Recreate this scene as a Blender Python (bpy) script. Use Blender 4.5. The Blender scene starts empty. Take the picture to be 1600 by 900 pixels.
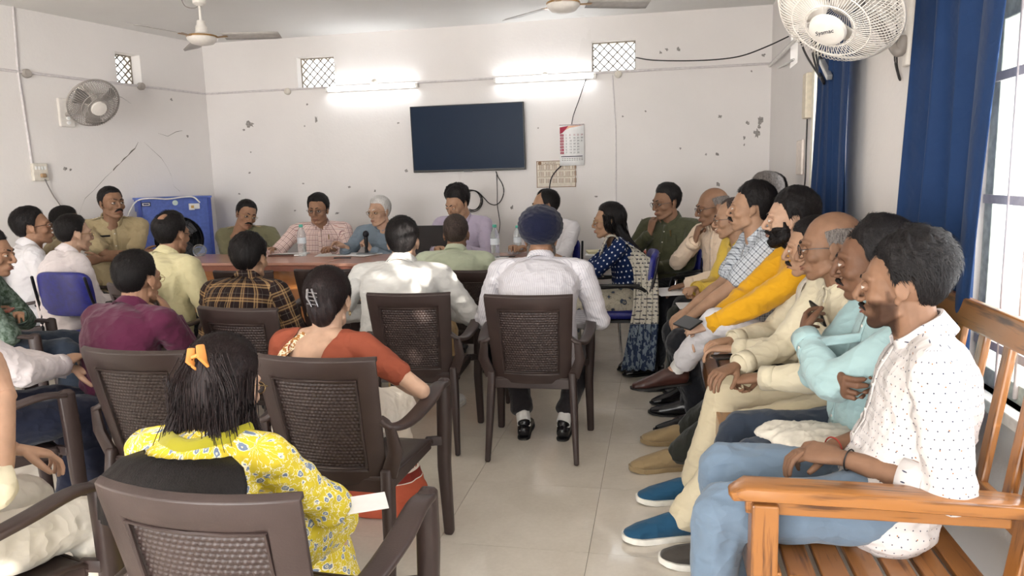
import bpy, math, random
import numpy as np
from math import pi, sin, cos, radians, sqrt
sc = bpy.context.scene
COL = sc.collection
random.seed(7)
RNG = np.random.default_rng(11)


EXPOSURE = 0.22
SUN_DIR = (-.70, .66, -.165)
# ---------------------------------------------------------------- camera, world, lights, exposure
FPX, CH = 1150., 1.42
_ey = np.array([230, -175, 1150.]); _ey /= np.linalg.norm(_ey)
_b = -1322500 / (230 * .026 - 175); _D = np.array([_b * .026, _b, 1150.]); _ez = -_D / np.linalg.norm(_D)
_ey -= _ez * _ey.dot(_ez); _ey /= np.linalg.norm(_ey); _ex = np.cross(_ey, _ez); _ex = _ex if _ex[0] > 0 else -_ex
RC = np.stack([_ex, _ey, _ez]); CAMP = np.array([0, 0, CH])      # world = RC @ (x right, y down, z forward)
def ray(x, y): d = RC @ np.array([x - 800, y - 450, FPX]); return d / np.linalg.norm(d)
def ppx(x, y, Y): d = ray(x, y); return CAMP + d * (Y / d[1])       # photo pixel at world depth Y
def pz(x, y, z): d = ray(x, y); return CAMP + d * ((z - CH) / d[2])
def pX(x, y, X): d = ray(x, y); return CAMP + d * (X / d[0])
from mathutils import Matrix, Vector
cam = bpy.data.cameras.new('camera'); cam.sensor_width = 36; cam.lens = 36 * FPX / 1600; cam.clip_start = .02
camo = bpy.data.objects.new('camera', cam); COL.objects.link(camo)
m3 = np.stack([RC[:, 0], -RC[:, 1], -RC[:, 2]], 1); mw = Matrix([list(m3[i]) + [float(CAMP[i])] for i in range(3)] + [[0, 0, 0, 1]]); camo.matrix_world = mw
sc.camera = camo
vs = sc.view_settings; vs.view_transform = 'Standard'; vs.look = 'None'; vs.gamma = 1; vs.use_curve_mapping = False; vs.exposure = EXPOSURE
w = bpy.data.worlds.new('daylight'); sc.world = w; w.use_nodes = True; bg = w.node_tree.nodes['Background']
bg.inputs[0].default_value = (.90, .95, 1, 1); bg.inputs[1].default_value = 5.0
sun = bpy.data.lights.new('sun', 'SUN'); sun.energy = 22; sun.angle = radians(.6); sun.color = (1, .95, .86)
suno = bpy.data.objects.new('sun', sun); COL.objects.link(suno)
suno.rotation_euler = Vector(tuple(SUN_DIR)).to_track_quat('-Z', 'Y').to_euler()
def area(name, loc, d, sx, sy, power, col=(1, 1, 1), portal=False):
    l = bpy.data.lights.new(name, 'AREA'); l.shape = 'RECTANGLE'; l.size = sx; l.size_y = sy; l.energy = power; l.color = col
    if portal: l.cycles.is_portal = True
    o = bpy.data.objects.new(name, l); COL.objects.link(o); o.location = loc; o.rotation_euler = Vector(d).to_track_quat('-Z', 'Y').to_euler(); return o
# lamps for daylight at the side windows, and added fill behind the camera
area('window_light', (1.22, 1.55, 1.42), (-1, 0, 0), 1.9, 1.4, 50, (.93, .96, 1))
area('window_light', (1.22, -1.6, 1.42), (-1, 0, 0), 1.9, 1.4, 110, (.93, .96, 1))  # added fill at an unseen window behind the camera
area('window_light', (1.22, 4.8, 1.3), (-1, 0, 0), 1.0, 1.9, 18, (.93, .96, 1))
area('rear_fill_light', (-2.2, -3.25, 1.3), (0, 1, 0), 3.4, 2.1, 260, (1, .98, .95))  # added fill lamp at the unseen rear opening, brightens the room


# ---------------------------------------------------------------- small helpers
def V(*a): return np.array(a, dtype=float)
def nrm(v):
    v = np.asarray(v, float); n = np.linalg.norm(v)
    return v / n if n > 1e-9 else v
def srgb(h):
    if isinstance(h, str):
        h = h.lstrip('#'); h = [int(h[i:i + 2], 16) / 255 for i in (0, 2, 4)]
    return tuple(((c / 12.92) if c <= .04045 else ((c + .055) / 1.055) ** 2.4) for c in h) + (1,)

# ---------------------------------------------------------------- materials
class NT:
    """tiny node-tree builder"""
    def __init__(s, name, rough=.6, spec=.5, metal=0.):
        s.m = bpy.data.materials.new(name); s.m.use_nodes = True
        s.t = s.m.node_tree; s.n = s.t.nodes; s.l = s.t.links
        s.b = s.n['Principled BSDF']
        s.b.inputs['Roughness'].default_value = rough
        s.b.inputs['Specular IOR Level'].default_value = spec
        s.b.inputs['Metallic'].default_value = metal
    def new(s, t, **kw):
        n = s.n.new(t)
        for k, v in kw.items(): setattr(n, k, v)
        return n
    def lk(s, a, b): s.l.new(a, b)
    def val(s, x, sock):
        if hasattr(x, 'is_output'): s.l.new(x, sock)
        else: sock.default_value = x
    def M(s, op, a, b=0., c=None):
        n = s.new('ShaderNodeMath', operation=op)
        s.val(a, n.inputs[0]); s.val(b, n.inputs[1])
        if c is not None: s.val(c, n.inputs[2])
        return n.outputs[0]
    def uv(s):
        n = s.new('ShaderNodeTexCoord'); x = s.new('ShaderNodeSeparateXYZ'); s.lk(n.outputs['UV'], x.inputs[0])
        return n.outputs['UV'], x.outputs[0], x.outputs[1]
    def obj(s):
        n = s.new('ShaderNodeTexCoord'); x = s.new('ShaderNodeSeparateXYZ'); s.lk(n.outputs['Object'], x.inputs[0])
        return n.outputs['Object'], x.outputs
    def noise(s, vec, scale, detail=3., rough=.5, scl=None):
        if scl is not None:
            mp = s.new('ShaderNodeMapping'); s.lk(vec, mp.inputs[0]); mp.inputs['Scale'].default_value = scl; vec = mp.outputs[0]
        n = s.new('ShaderNodeTexNoise'); s.lk(vec, n.inputs['Vector'])
        n.inputs['Scale'].default_value = scale; n.inputs['Detail'].default_value = detail; n.inputs['Roughness'].default_value = rough
        return n.outputs['Fac']
    def mix(s, f, a, b):
        n = s.new('ShaderNodeMix', data_type='RGBA'); s.val(f, n.inputs[0]); s.val(a, n.inputs[6]); s.val(b, n.inputs[7]); return n.outputs[2]
    def ramp(s, f, pts):
        n = s.new('ShaderNodeValToRGB'); s.lk(f, n.inputs[0]); e = n.color_ramp.elements
        while len(e) < len(pts): e.new(.5)
        for i, (p, c) in enumerate(pts): e[i].position = p; e[i].color = c
        return n.outputs[0]
    def col(s, x): s.val(x, s.b.inputs['Base Color'])
    def bump(s, h, strength=.3, dist=.01):
        n = s.new('ShaderNodeBump'); n.inputs['Strength'].default_value = strength; n.inputs['Distance'].default_value = dist
        s.lk(h, n.inputs['Height']); s.lk(n.outputs[0], s.b.inputs['Normal'])
MATS = {}
def plain(name, c, rough=.55, metal=0., spec=.5, var=.06, scale=30., bump=0.):
    if name in MATS: return MATS[name]
    t = NT(name, rough, spec, metal); c = srgb(c)
    o, _ = t.obj(); n = t.noise(o, scale)
    d = tuple(x * (1 - var * 2) for x in c[:3]) + (1,); e = tuple(min(1, x * (1 + var)) for x in c[:3]) + (1,)
    t.col(t.ramp(n, [(.3, d), (.7, e)]))
    if bump: t.bump(n, bump, .004)
    MATS[name] = t.m; return t.m
def crease(t, o):
    a = t.M('ABSOLUTE', t.M('SUBTRACT', t.noise(o, 9., 1, .4, (1, 1, .6)), .5)); b = t.M('ABSOLUTE', t.M('SUBTRACT', t.noise(o, 21., 1, .4, (.7, 1, 1.2)), .5))
    return t.M('ADD', t.M('MULTIPLY', a, -1.6), t.M('MULTIPLY', b, -.8))
def cloth(name, c, rough=.85, weave=900., fold=.35, c2=None):
    """fabric: weave + soft blotches; c2 = second colour mixed in by blotch"""
    if name in MATS: return MATS[name]
    t = NT(name, rough, .25); c = srgb(c); c2 = srgb(c2) if c2 else tuple(x * .88 for x in c[:3]) + (1,)
    o, _ = t.obj(); n = t.noise(o, 9., 4); w = t.noise(o, weave, 1)
    t.col(t.mix(t.M('MULTIPLY', n, .55), c, c2))
    h = t.M('ADD', crease(t, o), t.M('MULTIPLY', w, .04)); t.bump(h, fold * 1.5, .03)
    t.b.inputs['Sheen Weight'].default_value = .15
    MATS[name] = t.m; return t.m
def stripe(t, x, period, width, off=0.):
    """1 inside a line of `width` every `period`"""
    f = t.M('FRACT', t.M('ADD', t.M('DIVIDE', x, period), off)); return t.M('LESS_THAN', f, width / period)
def finish_fabric(t, fold=.35):
    o, _ = t.obj(); t.bump(crease(t, o), fold * 1.5, .03); MATS[t.m.name] = t.m; return t.m

# ---------------------------------------------------------------- mesh helpers
class MB:
    """collects verts / faces (numpy)"""
    def __init__(s): s.v = []; s.f = []; s.n = 0; s.mi = []
    def add(s, v, f, mi=0):
        v = np.asarray(v, float).reshape(-1, 3); s.v.append(v)
        s.f += [tuple(int(i) + s.n for i in q) for q in f]; s.mi += [mi] * len(f); s.n += len(v); return s
    def verts(s): return np.concatenate(s.v) if s.v else np.zeros((0, 3))
    def merge(s, o, T=None):
        v = o.verts() if T is None else T(o.verts()); s.v.append(v)
        s.f += [tuple(i + s.n for i in q) for q in o.f]; s.mi += list(o.mi); s.n += len(v); return s
def frame(d, ref=(0, 0, 1)):
    d = nrm(d); r = np.asarray(ref, float)
    if abs(d.dot(nrm(r))) > .98: r = V(0, 1, 0) if abs(d[1]) < .9 else V(1, 0, 0)
    x = nrm(np.cross(r, d)); y = np.cross(d, x); return x, y, d
def loft(pts, radii, n=12, ref=(0, 0, 1), cap=True, sq=1.0, flip=None):
    """closed tube through pts; radii = (a along side axis, b along ref-ish axis) or scalar; sq<1 squarer"""
    pts = np.asarray(pts, float); k = len(pts); V_ = []; F_ = []
    R = [(r, r) if np.isscalar(r) else r for r in radii]
    tang = np.gradient(pts, axis=0) if k > 2 else np.repeat((pts[1] - pts[0])[None], k, 0)
    th = np.arange(n) * 2 * pi / n; c, s_ = np.cos(th), np.sin(th)
    if sq != 1.0: c = np.sign(c) * np.abs(c) ** sq; s_ = np.sign(s_) * np.abs(s_) ** sq
    rings = []
    def ring(p, t, a, b):
        x, y, _ = frame(t, ref); return p + np.outer(c, x) * a + np.outer(s_, y) * b
    if cap:
        t = nrm(tang[0]); a, b = R[0]; m = min(a, b)
        for q in (.35, .75): rings.append(ring(pts[0] - t * m * (1 - q) * .8, t, a * sqrt(1 - (1 - q) ** 2) , b * sqrt(1 - (1 - q) ** 2)))
        tip0 = pts[0] - t * m * .85
    for p, t, (a, b) in zip(pts, tang, R): rings.append(ring(p, t, a, b))
    if cap:
        t = nrm(tang[-1]); a, b = R[-1]; m = min(a, b)
        for q in (.75, .35): rings.append(ring(pts[-1] + t * m * (1 - q) * .8, t, a * sqrt(1 - (1 - q) ** 2), b * sqrt(1 - (1 - q) ** 2)))
        tip1 = pts[-1] + t * m * .85
    m = len(rings); v = np.concatenate(rings)
    for i in range(m - 1):
        for j in range(n):
            a = i * n + j; b = i * n + (j + 1) % n; F_.append((a, b, b + n, a + n))
    if cap:
        v = np.concatenate([v, [tip0, tip1]]); i0 = m * n
        for j in range(n):
            F_.append((i0, (j + 1) % n, j)); F_.append((i0 + 1, (m - 1) * n + j, (m - 1) * n + (j + 1) % n))
    return v, F_
def ell(c, r, n=12, m=8, rot=None):
    """ellipsoid"""
    v = []; f = []
    for i in range(m + 1):
        a = pi * i / m
        for j in range(n):
            b = 2 * pi * j / n; v.append((sin(a) * cos(b), sin(a) * sin(b), cos(a)))
    v = np.array(v) * np.array(r if not np.isscalar(r) else (r, r, r))
    if rot is not None: v = v @ np.asarray(rot).T
    for i in range(m):
        for j in range(n):
            a = i * n + j; b = i * n + (j + 1) % n; f.append((a, a + n, b + n, b))
    return v + np.asarray(c, float), f
def box(c, s, rot=None):
    v = np.array([(x, y, z) for x in (-.5, .5) for y in (-.5, .5) for z in (-.5, .5)]) * np.asarray(s, float)
    if rot is not None: v = v @ np.asarray(rot).T
    return v + np.asarray(c, float), [(0, 1, 3, 2), (4, 6, 7, 5), (0, 4, 5, 1), (2, 3, 7, 6), (0, 2, 6, 4), (1, 5, 7, 3)]
def rotz(a): return np.array([[cos(a), -sin(a), 0], [sin(a), cos(a), 0], [0, 0, 1.]])
def rotx(a): return np.array([[1, 0, 0], [0, cos(a), -sin(a)], [0, sin(a), cos(a)]])
def roty(a): return np.array([[cos(a), 0, sin(a)], [0, 1, 0], [-sin(a), 0, cos(a)]])
def bez(pts, n=24):
    """catmull-rom through pts"""
    P = [np.asarray(p, float) for p in pts]; P = [2 * P[0] - P[1]] + P + [2 * P[-1] - P[-2]]; out = []
    seg = len(P) - 3; per = max(2, n // seg)
    for i in range(seg):
        for k in range(per):
            t = k / per; a, b, c, d = P[i:i + 4]
            out.append(.5 * ((2 * b) + (c - a) * t + (2 * a - 5 * b + 4 * c - d) * t * t + (-a + 3 * b - 3 * c + d) * t ** 3))
    out.append(P[-2]); return np.array(out)
def tube(mb, pts, r, n=8, smooth=True, seg=24, mi=0, cap=True):
    p = bez(pts, seg) if smooth and len(pts) > 2 else np.asarray(pts, float)
    mb.add(*loft(p, [r] * len(p), n, cap=cap), mi=mi); return mb
def torus(mb, c, R, r, nrm_=(0, 0, 1), n=28, m=6, b=None, mi=0):
    x, y, d = frame(nrm_); b = b or R; v = []; f = []
    for i in range(n):
        a = 2 * pi * i / n; cc = np.asarray(c, float) + x * cos(a) * R + y * sin(a) * b; o = nrm(x * cos(a) + y * sin(a))
        for j in range(m): q = 2 * pi * j / m; v.append(cc + o * r * cos(q) + d * r * sin(q))
    for i in range(n):
        for j in range(m):
            f.append((i * m + j, ((i + 1) % n) * m + j, ((i + 1) % n) * m + (j + 1) % m, i * m + (j + 1) % m))
    mb.add(v, f, mi); return mb
def lathe(mb, prof, c=(0, 0, 0), ax=(0, 0, 1), n=24, mi=0):
    """prof: list of (r, h) along ax"""
    x, y, d = frame(ax); v = []; f = []; c = np.asarray(c, float)
    for r, h in prof:
        for j in range(n): a = 2 * pi * j / n; v.append(c + d * h + (x * cos(a) + y * sin(a)) * r)
    for i in range(len(prof) - 1):
        for j in range(n): a = i * n + j; b = i * n + (j + 1) % n; f.append((a, b, b + n, a + n))
    mb.add(v, f, mi); return mb
def me_of(mb, name='m', smooth=True):
    me = bpy.data.meshes.new(name); v = mb.verts()
    me.from_pydata(v.tolist(), [], mb.f); me.validate(); me.update()
    if smooth: me.shade_smooth()
    return me
def link(name, data, parent=None, mats=(), loc=None):
    o = bpy.data.objects.new(name, data); COL.objects.link(o)
    if parent: o.parent = parent
    if loc is not None: o.location = tuple(loc)
    for m in (mats if isinstance(mats, (list, tuple)) else [mats]): data.materials.append(m)
    return o
def obj(name, mb, mats, parent=None, origin=None, smooth=True, bevel=0., weld=False, angle=None):
    """origin: world point the mesh verts are made relative to (verts given in world space)"""
    v = mb.verts(); b = MB(); b.v = [v - (np.asarray(origin) if origin is not None else 0)]; b.f = mb.f; b.n = len(v)
    me = me_of(b, name, smooth)
    if any(mb.mi): me.polygons.foreach_set('material_index', np.array(mb.mi[:len(me.polygons)], dtype=np.int32))
    o = link(name, me, parent, mats, loc=(origin if origin is not None and parent is None else None))
    if smooth and angle is not False: me.set_sharp_from_angle(angle=angle or radians(50))
    if bevel:
        md = o.modifiers.new('b', 'BEVEL'); md.width = bevel; md.segments = 2; md.limit_method = 'ANGLE'; md.angle_limit = radians(40)
    return o
def tag(o, label=None, cat=None, group=None, kind=None):
    if label: o['label'] = label
    if cat: o['category'] = cat
    if group: o['group'] = group
    if kind: o['kind'] = kind
    return o
def empty(name, loc, label=None, cat=None, group=None, rz=0):
    o = bpy.data.objects.new(name, None); COL.objects.link(o); o.location = tuple(loc); o.rotation_euler = (0, 0, rz); o.empty_display_size = .1
    return tag(o, label, cat, group)
def copy_tree(o, parent=None):
    c = o.copy(); COL.objects.link(c); c.parent = parent
    for ch in list(o.children): copy_tree(ch, c)
    return c
# voxel remesh of overlapping closed prims -> (verts, quads)
def remesh(mbs, voxels):
    tmp = []
    for mb, vx in zip(mbs, voxels):
        me = me_of(mb, 'tmp', False); o = bpy.data.objects.new('tmp', me); COL.objects.link(o)
        md = o.modifiers.new('r', 'REMESH'); md.mode = 'VOXEL'; md.voxel_size = vx; md.adaptivity = 0; tmp.append(o)
    dg = bpy.context.evaluated_depsgraph_get(); dg.update(); out = []
    for o in tmp:
        e = o.evaluated_get(dg); m = e.to_mesh(); n = len(m.vertices)
        v = np.empty(n * 3); m.vertices.foreach_get('co', v); v = v.reshape(-1, 3)
        f = np.empty(len(m.loops), dtype=np.int64); m.loops.foreach_get('vertex_index', f)
        out.append((v, f.reshape(-1, 4))); e.to_mesh_clear()
    for o in tmp: d = o.data; bpy.data.objects.remove(o); bpy.data.meshes.remove(d)
    return out
def lap(v, q, it=2, lam=.5, mask=None):
    e = np.concatenate([q[:, [0, 1]], q[:, [1, 2]], q[:, [2, 3]], q[:, [3, 0]]]); n = len(v)
    cnt = np.bincount(e[:, 0], minlength=n)[:, None]; cnt = np.maximum(cnt, 1)
    for _ in range(it):
        s = np.stack([np.bincount(e[:, 0], weights=v[e[:, 1], i], minlength=n) for i in range(3)], 1)
        d = (s / cnt - v) * lam
        v = v + (d if mask is None else d * mask[:, None])
    return v
def vnormals(v, q):
    n = np.cross(v[q[:, 2]] - v[q[:, 0]], v[q[:, 3]] - v[q[:, 1]]); o = np.zeros_like(v)
    for i in range(4):
        for k in range(3): o[:, k] += np.bincount(q[:, i], weights=n[:, k], minlength=len(v))
    return o / np.maximum(np.linalg.norm(o, axis=1, keepdims=True), 1e-9)
def wob(p, k, seed=0):
    """cheap smooth pseudo-noise in [-1,1]"""
    r = np.random.default_rng(seed); o = 0
    for i in range(4):
        d = r.normal(size=3); d /= np.linalg.norm(d); e = r.normal(size=3); e /= np.linalg.norm(e)
        o = o + np.sin(p @ d * k * (1 + .35 * i) + 1.7 * np.sin(p @ e * k * .6 + r.uniform(0, 6)) + r.uniform(0, 6))
    return o / 4
def folds(p, k, seed=0):
    """ridged wrinkle pattern"""
    w = wob(p, k, seed); return (1 - np.abs(w) * 2.2)
def mesh_q(v, q, name='m'):
    me = bpy.data.meshes.new(name); me.vertices.add(len(v)); me.vertices.foreach_set('co', np.ascontiguousarray(v, dtype=np.float32).ravel())
    q = np.ascontiguousarray(q, dtype=np.int32); me.loops.add(q.size); me.loops.foreach_set('vertex_index', q.ravel())
    me.polygons.add(len(q)); me.polygons.foreach_set('loop_start', np.arange(0, q.size, q.shape[1], dtype=np.int32))
    me.update(calc_edges=True); me.shade_smooth(); return me
# ---------------------------------------------------------------- head / hand templates (x right, y forward, z up)
def head_prims(scalp=False):
    m = MB()
    m.add(*ell((0, -.020, .030), (.075, .096, .090), 20, 14))
    m.add(*ell((0, .026, .000), (.066, .062, .088), 20, 12))
    m.add(*ell((0, .016, -.048), (.0595, .060, .052), 16, 10)); m.add(*ell((0, .030, -.068), (.046, .050, .038), 16, 10))
    m.add(*ell((0, .060, -.094), (.026, .022, .019), 12, 8))
    if not scalp:
        for s in (-1, 1):
            m.add(*ell((s * .043, .050, -.026), (.022, .026, .022)))
            m.add(*loft([(s * .052, .060, .022), (s * .030, .078, .027), (s * .010, .084, .024)], [.008, .010, .009], 10))
            m.add(*ell((s * .0135, .094, -.036), (.0075, .011, .0075)))
            m.add(*loft([(s * .051, .000, -.062), (s * .042, .034, -.082), (s * .016, .058, -.097)], [.014, .014, .014], 10))
            R = rotz(-s * .35) @ rotx(-.12)
            m.add(*ell((s * .079, -.012, -.004), (.006, .018, .026), 12, 8, R)); m.add(*ell((s * .075, -.002, -.030), (.006, .009, .013), 10, 6, R))
        m.add(*loft([(0, .082, .020), (0, .094, -.002), (0, .107, -.026), (0, .106, -.034)], [(.007, .008), (.0075, .009), (.0105, .011), (.011, .009)], 12, ref=(0, 1, 0)))
        m.add(*ell((0, .070, -.064), (.032, .022, .022)))
        m.add(*ell((0, .0875, -.0595), (.023, .0095, .0048))); m.add(*ell((0, .0865, -.0690), (.019, .0095, .0058)))
    return m
def neck_prims(m):
    m.add(*loft([(0, -.020, -.045), (0, -.030, -.10), (0, -.046, -.165), (0, -.055, -.21)], [(.055, .056), (.055, .055), (.060, .060), (.075, .065)], 16, ref=(0, 1, 0)))
m_head = head_prims(); neck_prims(m_head); m_scalp = head_prims(True)
FLAT = [12, 14, 10]; RELAX = [28, 32, 22]; GRIP = [62, 70, 45]
def hand_prims(curl, thumb=.5, spread=1.):
    m = MB()
    m.add(*loft([(0, -.03, 0), (0, 0, 0), (.001, .03, 0), (.001, .06, 0), (0, .082, 0)], [(.022, .019), (.025, .018), (.034, .017), (.039, .015), (.038, .012)], 14, ref=(0, 0, 1)))
    for x, L, r, k in ((-.029, .058, .0072, 1.12), (-.0105, .071, .0080, 1.04), (.0105, .076, .0083, 1.), (.030, .068, .0080, .9)):
        p = V(x, .080, .001); a = 0; pts = [p]; fan = x * 3.0 * spread
        for j, (c, s) in enumerate(zip(curl, (.44, .31, .25))):
            a += radians(c * k); d = V(sin(fan) * cos(a), cos(fan) * cos(a), -sin(a)); p = p + d * L * s * 1.12; pts.append(p)
        m.add(*loft([V(x * .9, .06, 0)] + pts, [r * 1.08, r * 1.1, r, r * .93, r * .8], 10))
    t0 = V(.022, .015, -.006); d1 = nrm(V(.75, .75, -.35 - thumb * .5)); d2 = nrm(V(.35 - thumb * .5, .9, -.3 - thumb * .5))
    m.add(*loft([t0, t0 + d1 * .035, t0 + d1 * .045 + d2 * .022, t0 + d1 * .045 + d2 * .046], [.0135, .0125, .0098, .0078], 10))
    m.add(*ell((.022, .030, -.007), (.014, .026, .011)))
    return m
HANDS = {}
names = ['flat', 'relax', 'grip', 'mid']; prm = [(FLAT, .1), (RELAX, .35), (GRIP, .9), ([42, 45, 30], .55)]
_r = remesh([m_head, m_scalp] + [hand_prims(c, t) for c, t in prm] + [m_head] + [hand_prims(c, t) for c, t in prm], [.0034, .0042] + [.0034] * 4 + [.0050] + [.0048] * 4)
def sculpt(v, q):
    v = lap(v, q, 2, .5); g = lambda c, s: np.exp(-(((v - np.array(c)) / np.array(s)) ** 2).sum(1))
    for s in (-1, 1):
        w = g((s * .031, .082, .002), (.0145, .02, .0105)); v[:, 1] -= w * .0105
        w = g((s * .080, -.006, .002), (.006, .010, .014)); v[:, 0] -= s * w * .006     # ear hollow
        w = g((s * .024, .088, -.050), (.006, .02, .012)); v[:, 1] -= w * .0025          # naso-labial fold
        w = g((s * .062, .040, .035), (.02, .02, .02)); v[:, 0] -= s * w * .003
    w = g((0, .094, -.0642), (.024, .012, .0016)); v[:, 1] -= w * .0045                  # mouth line
    w = g((0, .088, -.081), (.02, .02, .005)); v[:, 1] -= w * .0035
    w = g((0, .098, .012), (.012, .012, .008)); v[:, 1] -= w * .002
    return v
HEADS = {}
for key, i in (('hi', 0), ('lo', 6)):
    v, q = _r[i]; HEADS[key] = (sculpt(v, q), q)
v, q = _r[1]; SCALP = (lap(v, q, 3, .5), q)
for key, off in (('hi', 2), ('lo', 7)):
    for i, nme in enumerate(names):
        v, q = _r[off + i]; HANDS[nme, key] = (lap(v, q, 1, .4), q)
# ---- hair from the scalp: hairline height as a function of angle from the face
HL = dict(
    normal=([0, .45, .8, 1.05, 1.22, 1.34, 1.42, 1.75, 1.95, 2.3, 2.7, 3.15], [.078, .078, .070, .048, .010, -.022, .012, .026, -.020, -.062, -.075, -.080]),
    receding=([0, .3, .55, .8, 1.05, 1.22, 1.34, 1.42, 1.75, 1.95, 2.3, 2.7, 3.15], [.090, .092, .108, .092, .058, .015, -.020, .012, .026, -.020, -.062, -.072, -.078]),
    fringe=([0, .6, 1.0, 1.2, 1.34, 1.42, 1.75, 1.95, 2.3, 2.7, 3.15], [.2, .2, .085, .030, -.012, .012, .024, -.020, -.055, -.066, -.070]))
def hair_mesh(style, T, seed=0, side=.45, top=1., messy=.25, bald=None, slope=.55, ns=0):
    """T = thickness in m; returns verts, quads in head space; None-mask faces dropped"""
    v, q = SCALP; v = v.copy(); n = vnormals(v, q); r = np.random.default_rng(seed)
    phi = np.abs(np.arctan2(v[:, 0], v[:, 1] + .02)); xs, zs = HL[style]; zh = np.interp(phi, xs, zs) + .003 * wob(v, 160, seed)
    d = (v[:, 2] - zh)
    if style == 'fringe': # bald crown: hair only as a band
        top_lim = np.interp(phi, [0, 1.0, 1.6, 2.4, 3.15], [-.5, .058, .066, .062, .052]); d = np.minimum(d, top_lim - v[:, 2])
    if bald is not None:
        c, rr = bald; d = np.minimum(d, (np.linalg.norm(v - np.array(c), axis=1) - rr) * .8 + .004 * wob(v, 130, seed + 9))
    up = np.clip((v[:, 2] - .01) / .08, 0, 1); th = T * (side + (1 - side) * up) * (1 + (top - 1) * up)
    t = np.minimum(th, np.maximum(d, 0) * slope + .0012)
    phi_s = np.arctan2(v[:, 0], v[:, 1] + .02)
    streak = wob(np.stack([phi_s * .055, v[:, 2] * .35, v[:, 1] * .3], 1), 420, seed + 3) * .6 + wob(v, 110, seed + 5) * .6
    t = t * (1 + messy * streak * np.clip(d / .02, 0, 1))
    off = np.where(d > 0, t, np.maximum(d, -.012) * .8)
    v = v + n * off[:, None]; keep = (d[q] > -.012).any(1); q2 = q[keep]
    if not ns: return v, q2
    # short strands lying on the shell
    ok = np.where((d > .001) | ((np.linalg.norm(v - np.array(bald[0]), axis=1) < bald[1] * 1.3) if bald is not None else False))[0]; i = r.choice(ok, ns); P = v[i] + r.normal(size=(ns, 3)) * .0012; N_ = n[i]; side_ = np.sign(v[i, 0] + .01)[:, None]
    a = np.stack([.25 + 0 * P[:, 0], np.where(P[:, 1] > .045, .35, -.55), -.15 - 1.2 * np.clip((.075 - P[:, 2]) / .06, 0, 1)], 1) * np.concatenate([np.where(P[:, 2:3] > .08, 1, side_ * .4), np.ones((ns, 2))], 1) + r.normal(size=(ns, 3)) * .28
    D = a - N_ * (a * N_).sum(1, keepdims=True); D /= np.linalg.norm(D, axis=1, keepdims=True); Wd = np.cross(N_, D)
    L = (.010 + .9 * np.minimum(T, .022)) * r.uniform(.6, 1.3, ns)[:, None] * np.clip(np.abs(d[i]) / .02, .45, 1)[:, None]; w_ = r.uniform(.0005, .0010, ns)[:, None]; lift = r.uniform(.0005, .0032, ns)[:, None] * min(1., T / .012)
    rows = []
    for k, (s_, hgt, ww) in enumerate(((0, -.0008, 1), (.35, .8, 1), (.7, 1.1, .8), (1, .7, .2))):
        c = P + D * L * s_ - N_ * L * L * s_ * s_ * 5.0 + N_ * (lift * hgt if k else -.0008); rows += [c - Wd * w_ * ww, c + Wd * w_ * ww]
    V2 = np.stack(rows, 1).reshape(-1, 3); b0 = len(v) + np.arange(ns)[:, None] * 8; Q = np.concatenate([b0 + np.array([[2 * k, 2 * k + 1, 2 * k + 3, 2 * k + 2]]) for k in range(3)])
    return np.concatenate([v, V2]), np.concatenate([q2, Q])
def beard_mesh(T=.008, seed=0, lo=-.030, full=True, want_d=False):
    v, q = HEADS['hi']; v = v.copy(); n = vnormals(v, q); s = np.abs(v[:, 0])
    d = np.minimum(lo + .35 * s - v[:, 2] - .016, (v[:, 1] + .002) * 1.)
    d = np.minimum(d, (v[:, 2] + .128)); ear = np.linalg.norm(v - np.stack([np.sign(v[:, 0]) * .078, v[:, 1] * 0 - .010, v[:, 1] * 0 - .010], 1), axis=1) - .030; d = np.minimum(d, ear)
    side = np.minimum(s - .050, np.minimum(v[:, 1] + .002, .028 - v[:, 1] + 0 * s)); side = np.minimum(side, -.006 - v[:, 2]); d = np.maximum(d, np.minimum(side, v[:, 2] + .1) * (1 if full else -1) + (0 if full else -.02))
    mouth = np.sqrt((v[:, 0] / 1.9) ** 2 + (v[:, 2] + .064) ** 2) - .0125; d = np.where(v[:, 1] > .05, np.minimum(d, mouth), d); d = np.minimum(d, ear)
    d = np.where(v[:, 2] < -.115, np.minimum(d, (v[:, 1] - .0)), d)
    t = np.minimum(T, np.maximum(d, 0) * .7 + .0008) * (1 + .3 * wob(v, 300, seed)); off = np.where(d > 0, t, np.maximum(d, -.006))
    r_ = (v + n * off[:, None], q[(d[q] > -.005).any(1)]); return r_ + (d,) if want_d else r_
def tash_mb(T=1., w=1., droop=.008):
    m = MB()
    for s in (-1, 1):
        m.add(*loft([(0, .0945, -.047), (s * .010 * w, .0955, -.0485), (s * .021 * w, .089, -.052 - droop * .3), (s * .030 * w, .079, -.055 - droop)], [.0048 * T, .0062 * T, .0050 * T, .0022 * T], 8))
    return m
def brow_mb(T=1.):
    m = MB()
    for s in (-1, 1):
        m.add(*loft([(s * .012, .0925, .0235), (s * .026, .0880, .0285), (s * .040, .0765, .0285), (s * .051, .0645, .0225)], [(.0022 * T, .0030 * T), (.0026 * T, .0035 * T), (.0022 * T, .0028 * T), (.0012, .0014)], 6))
    return m
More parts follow.
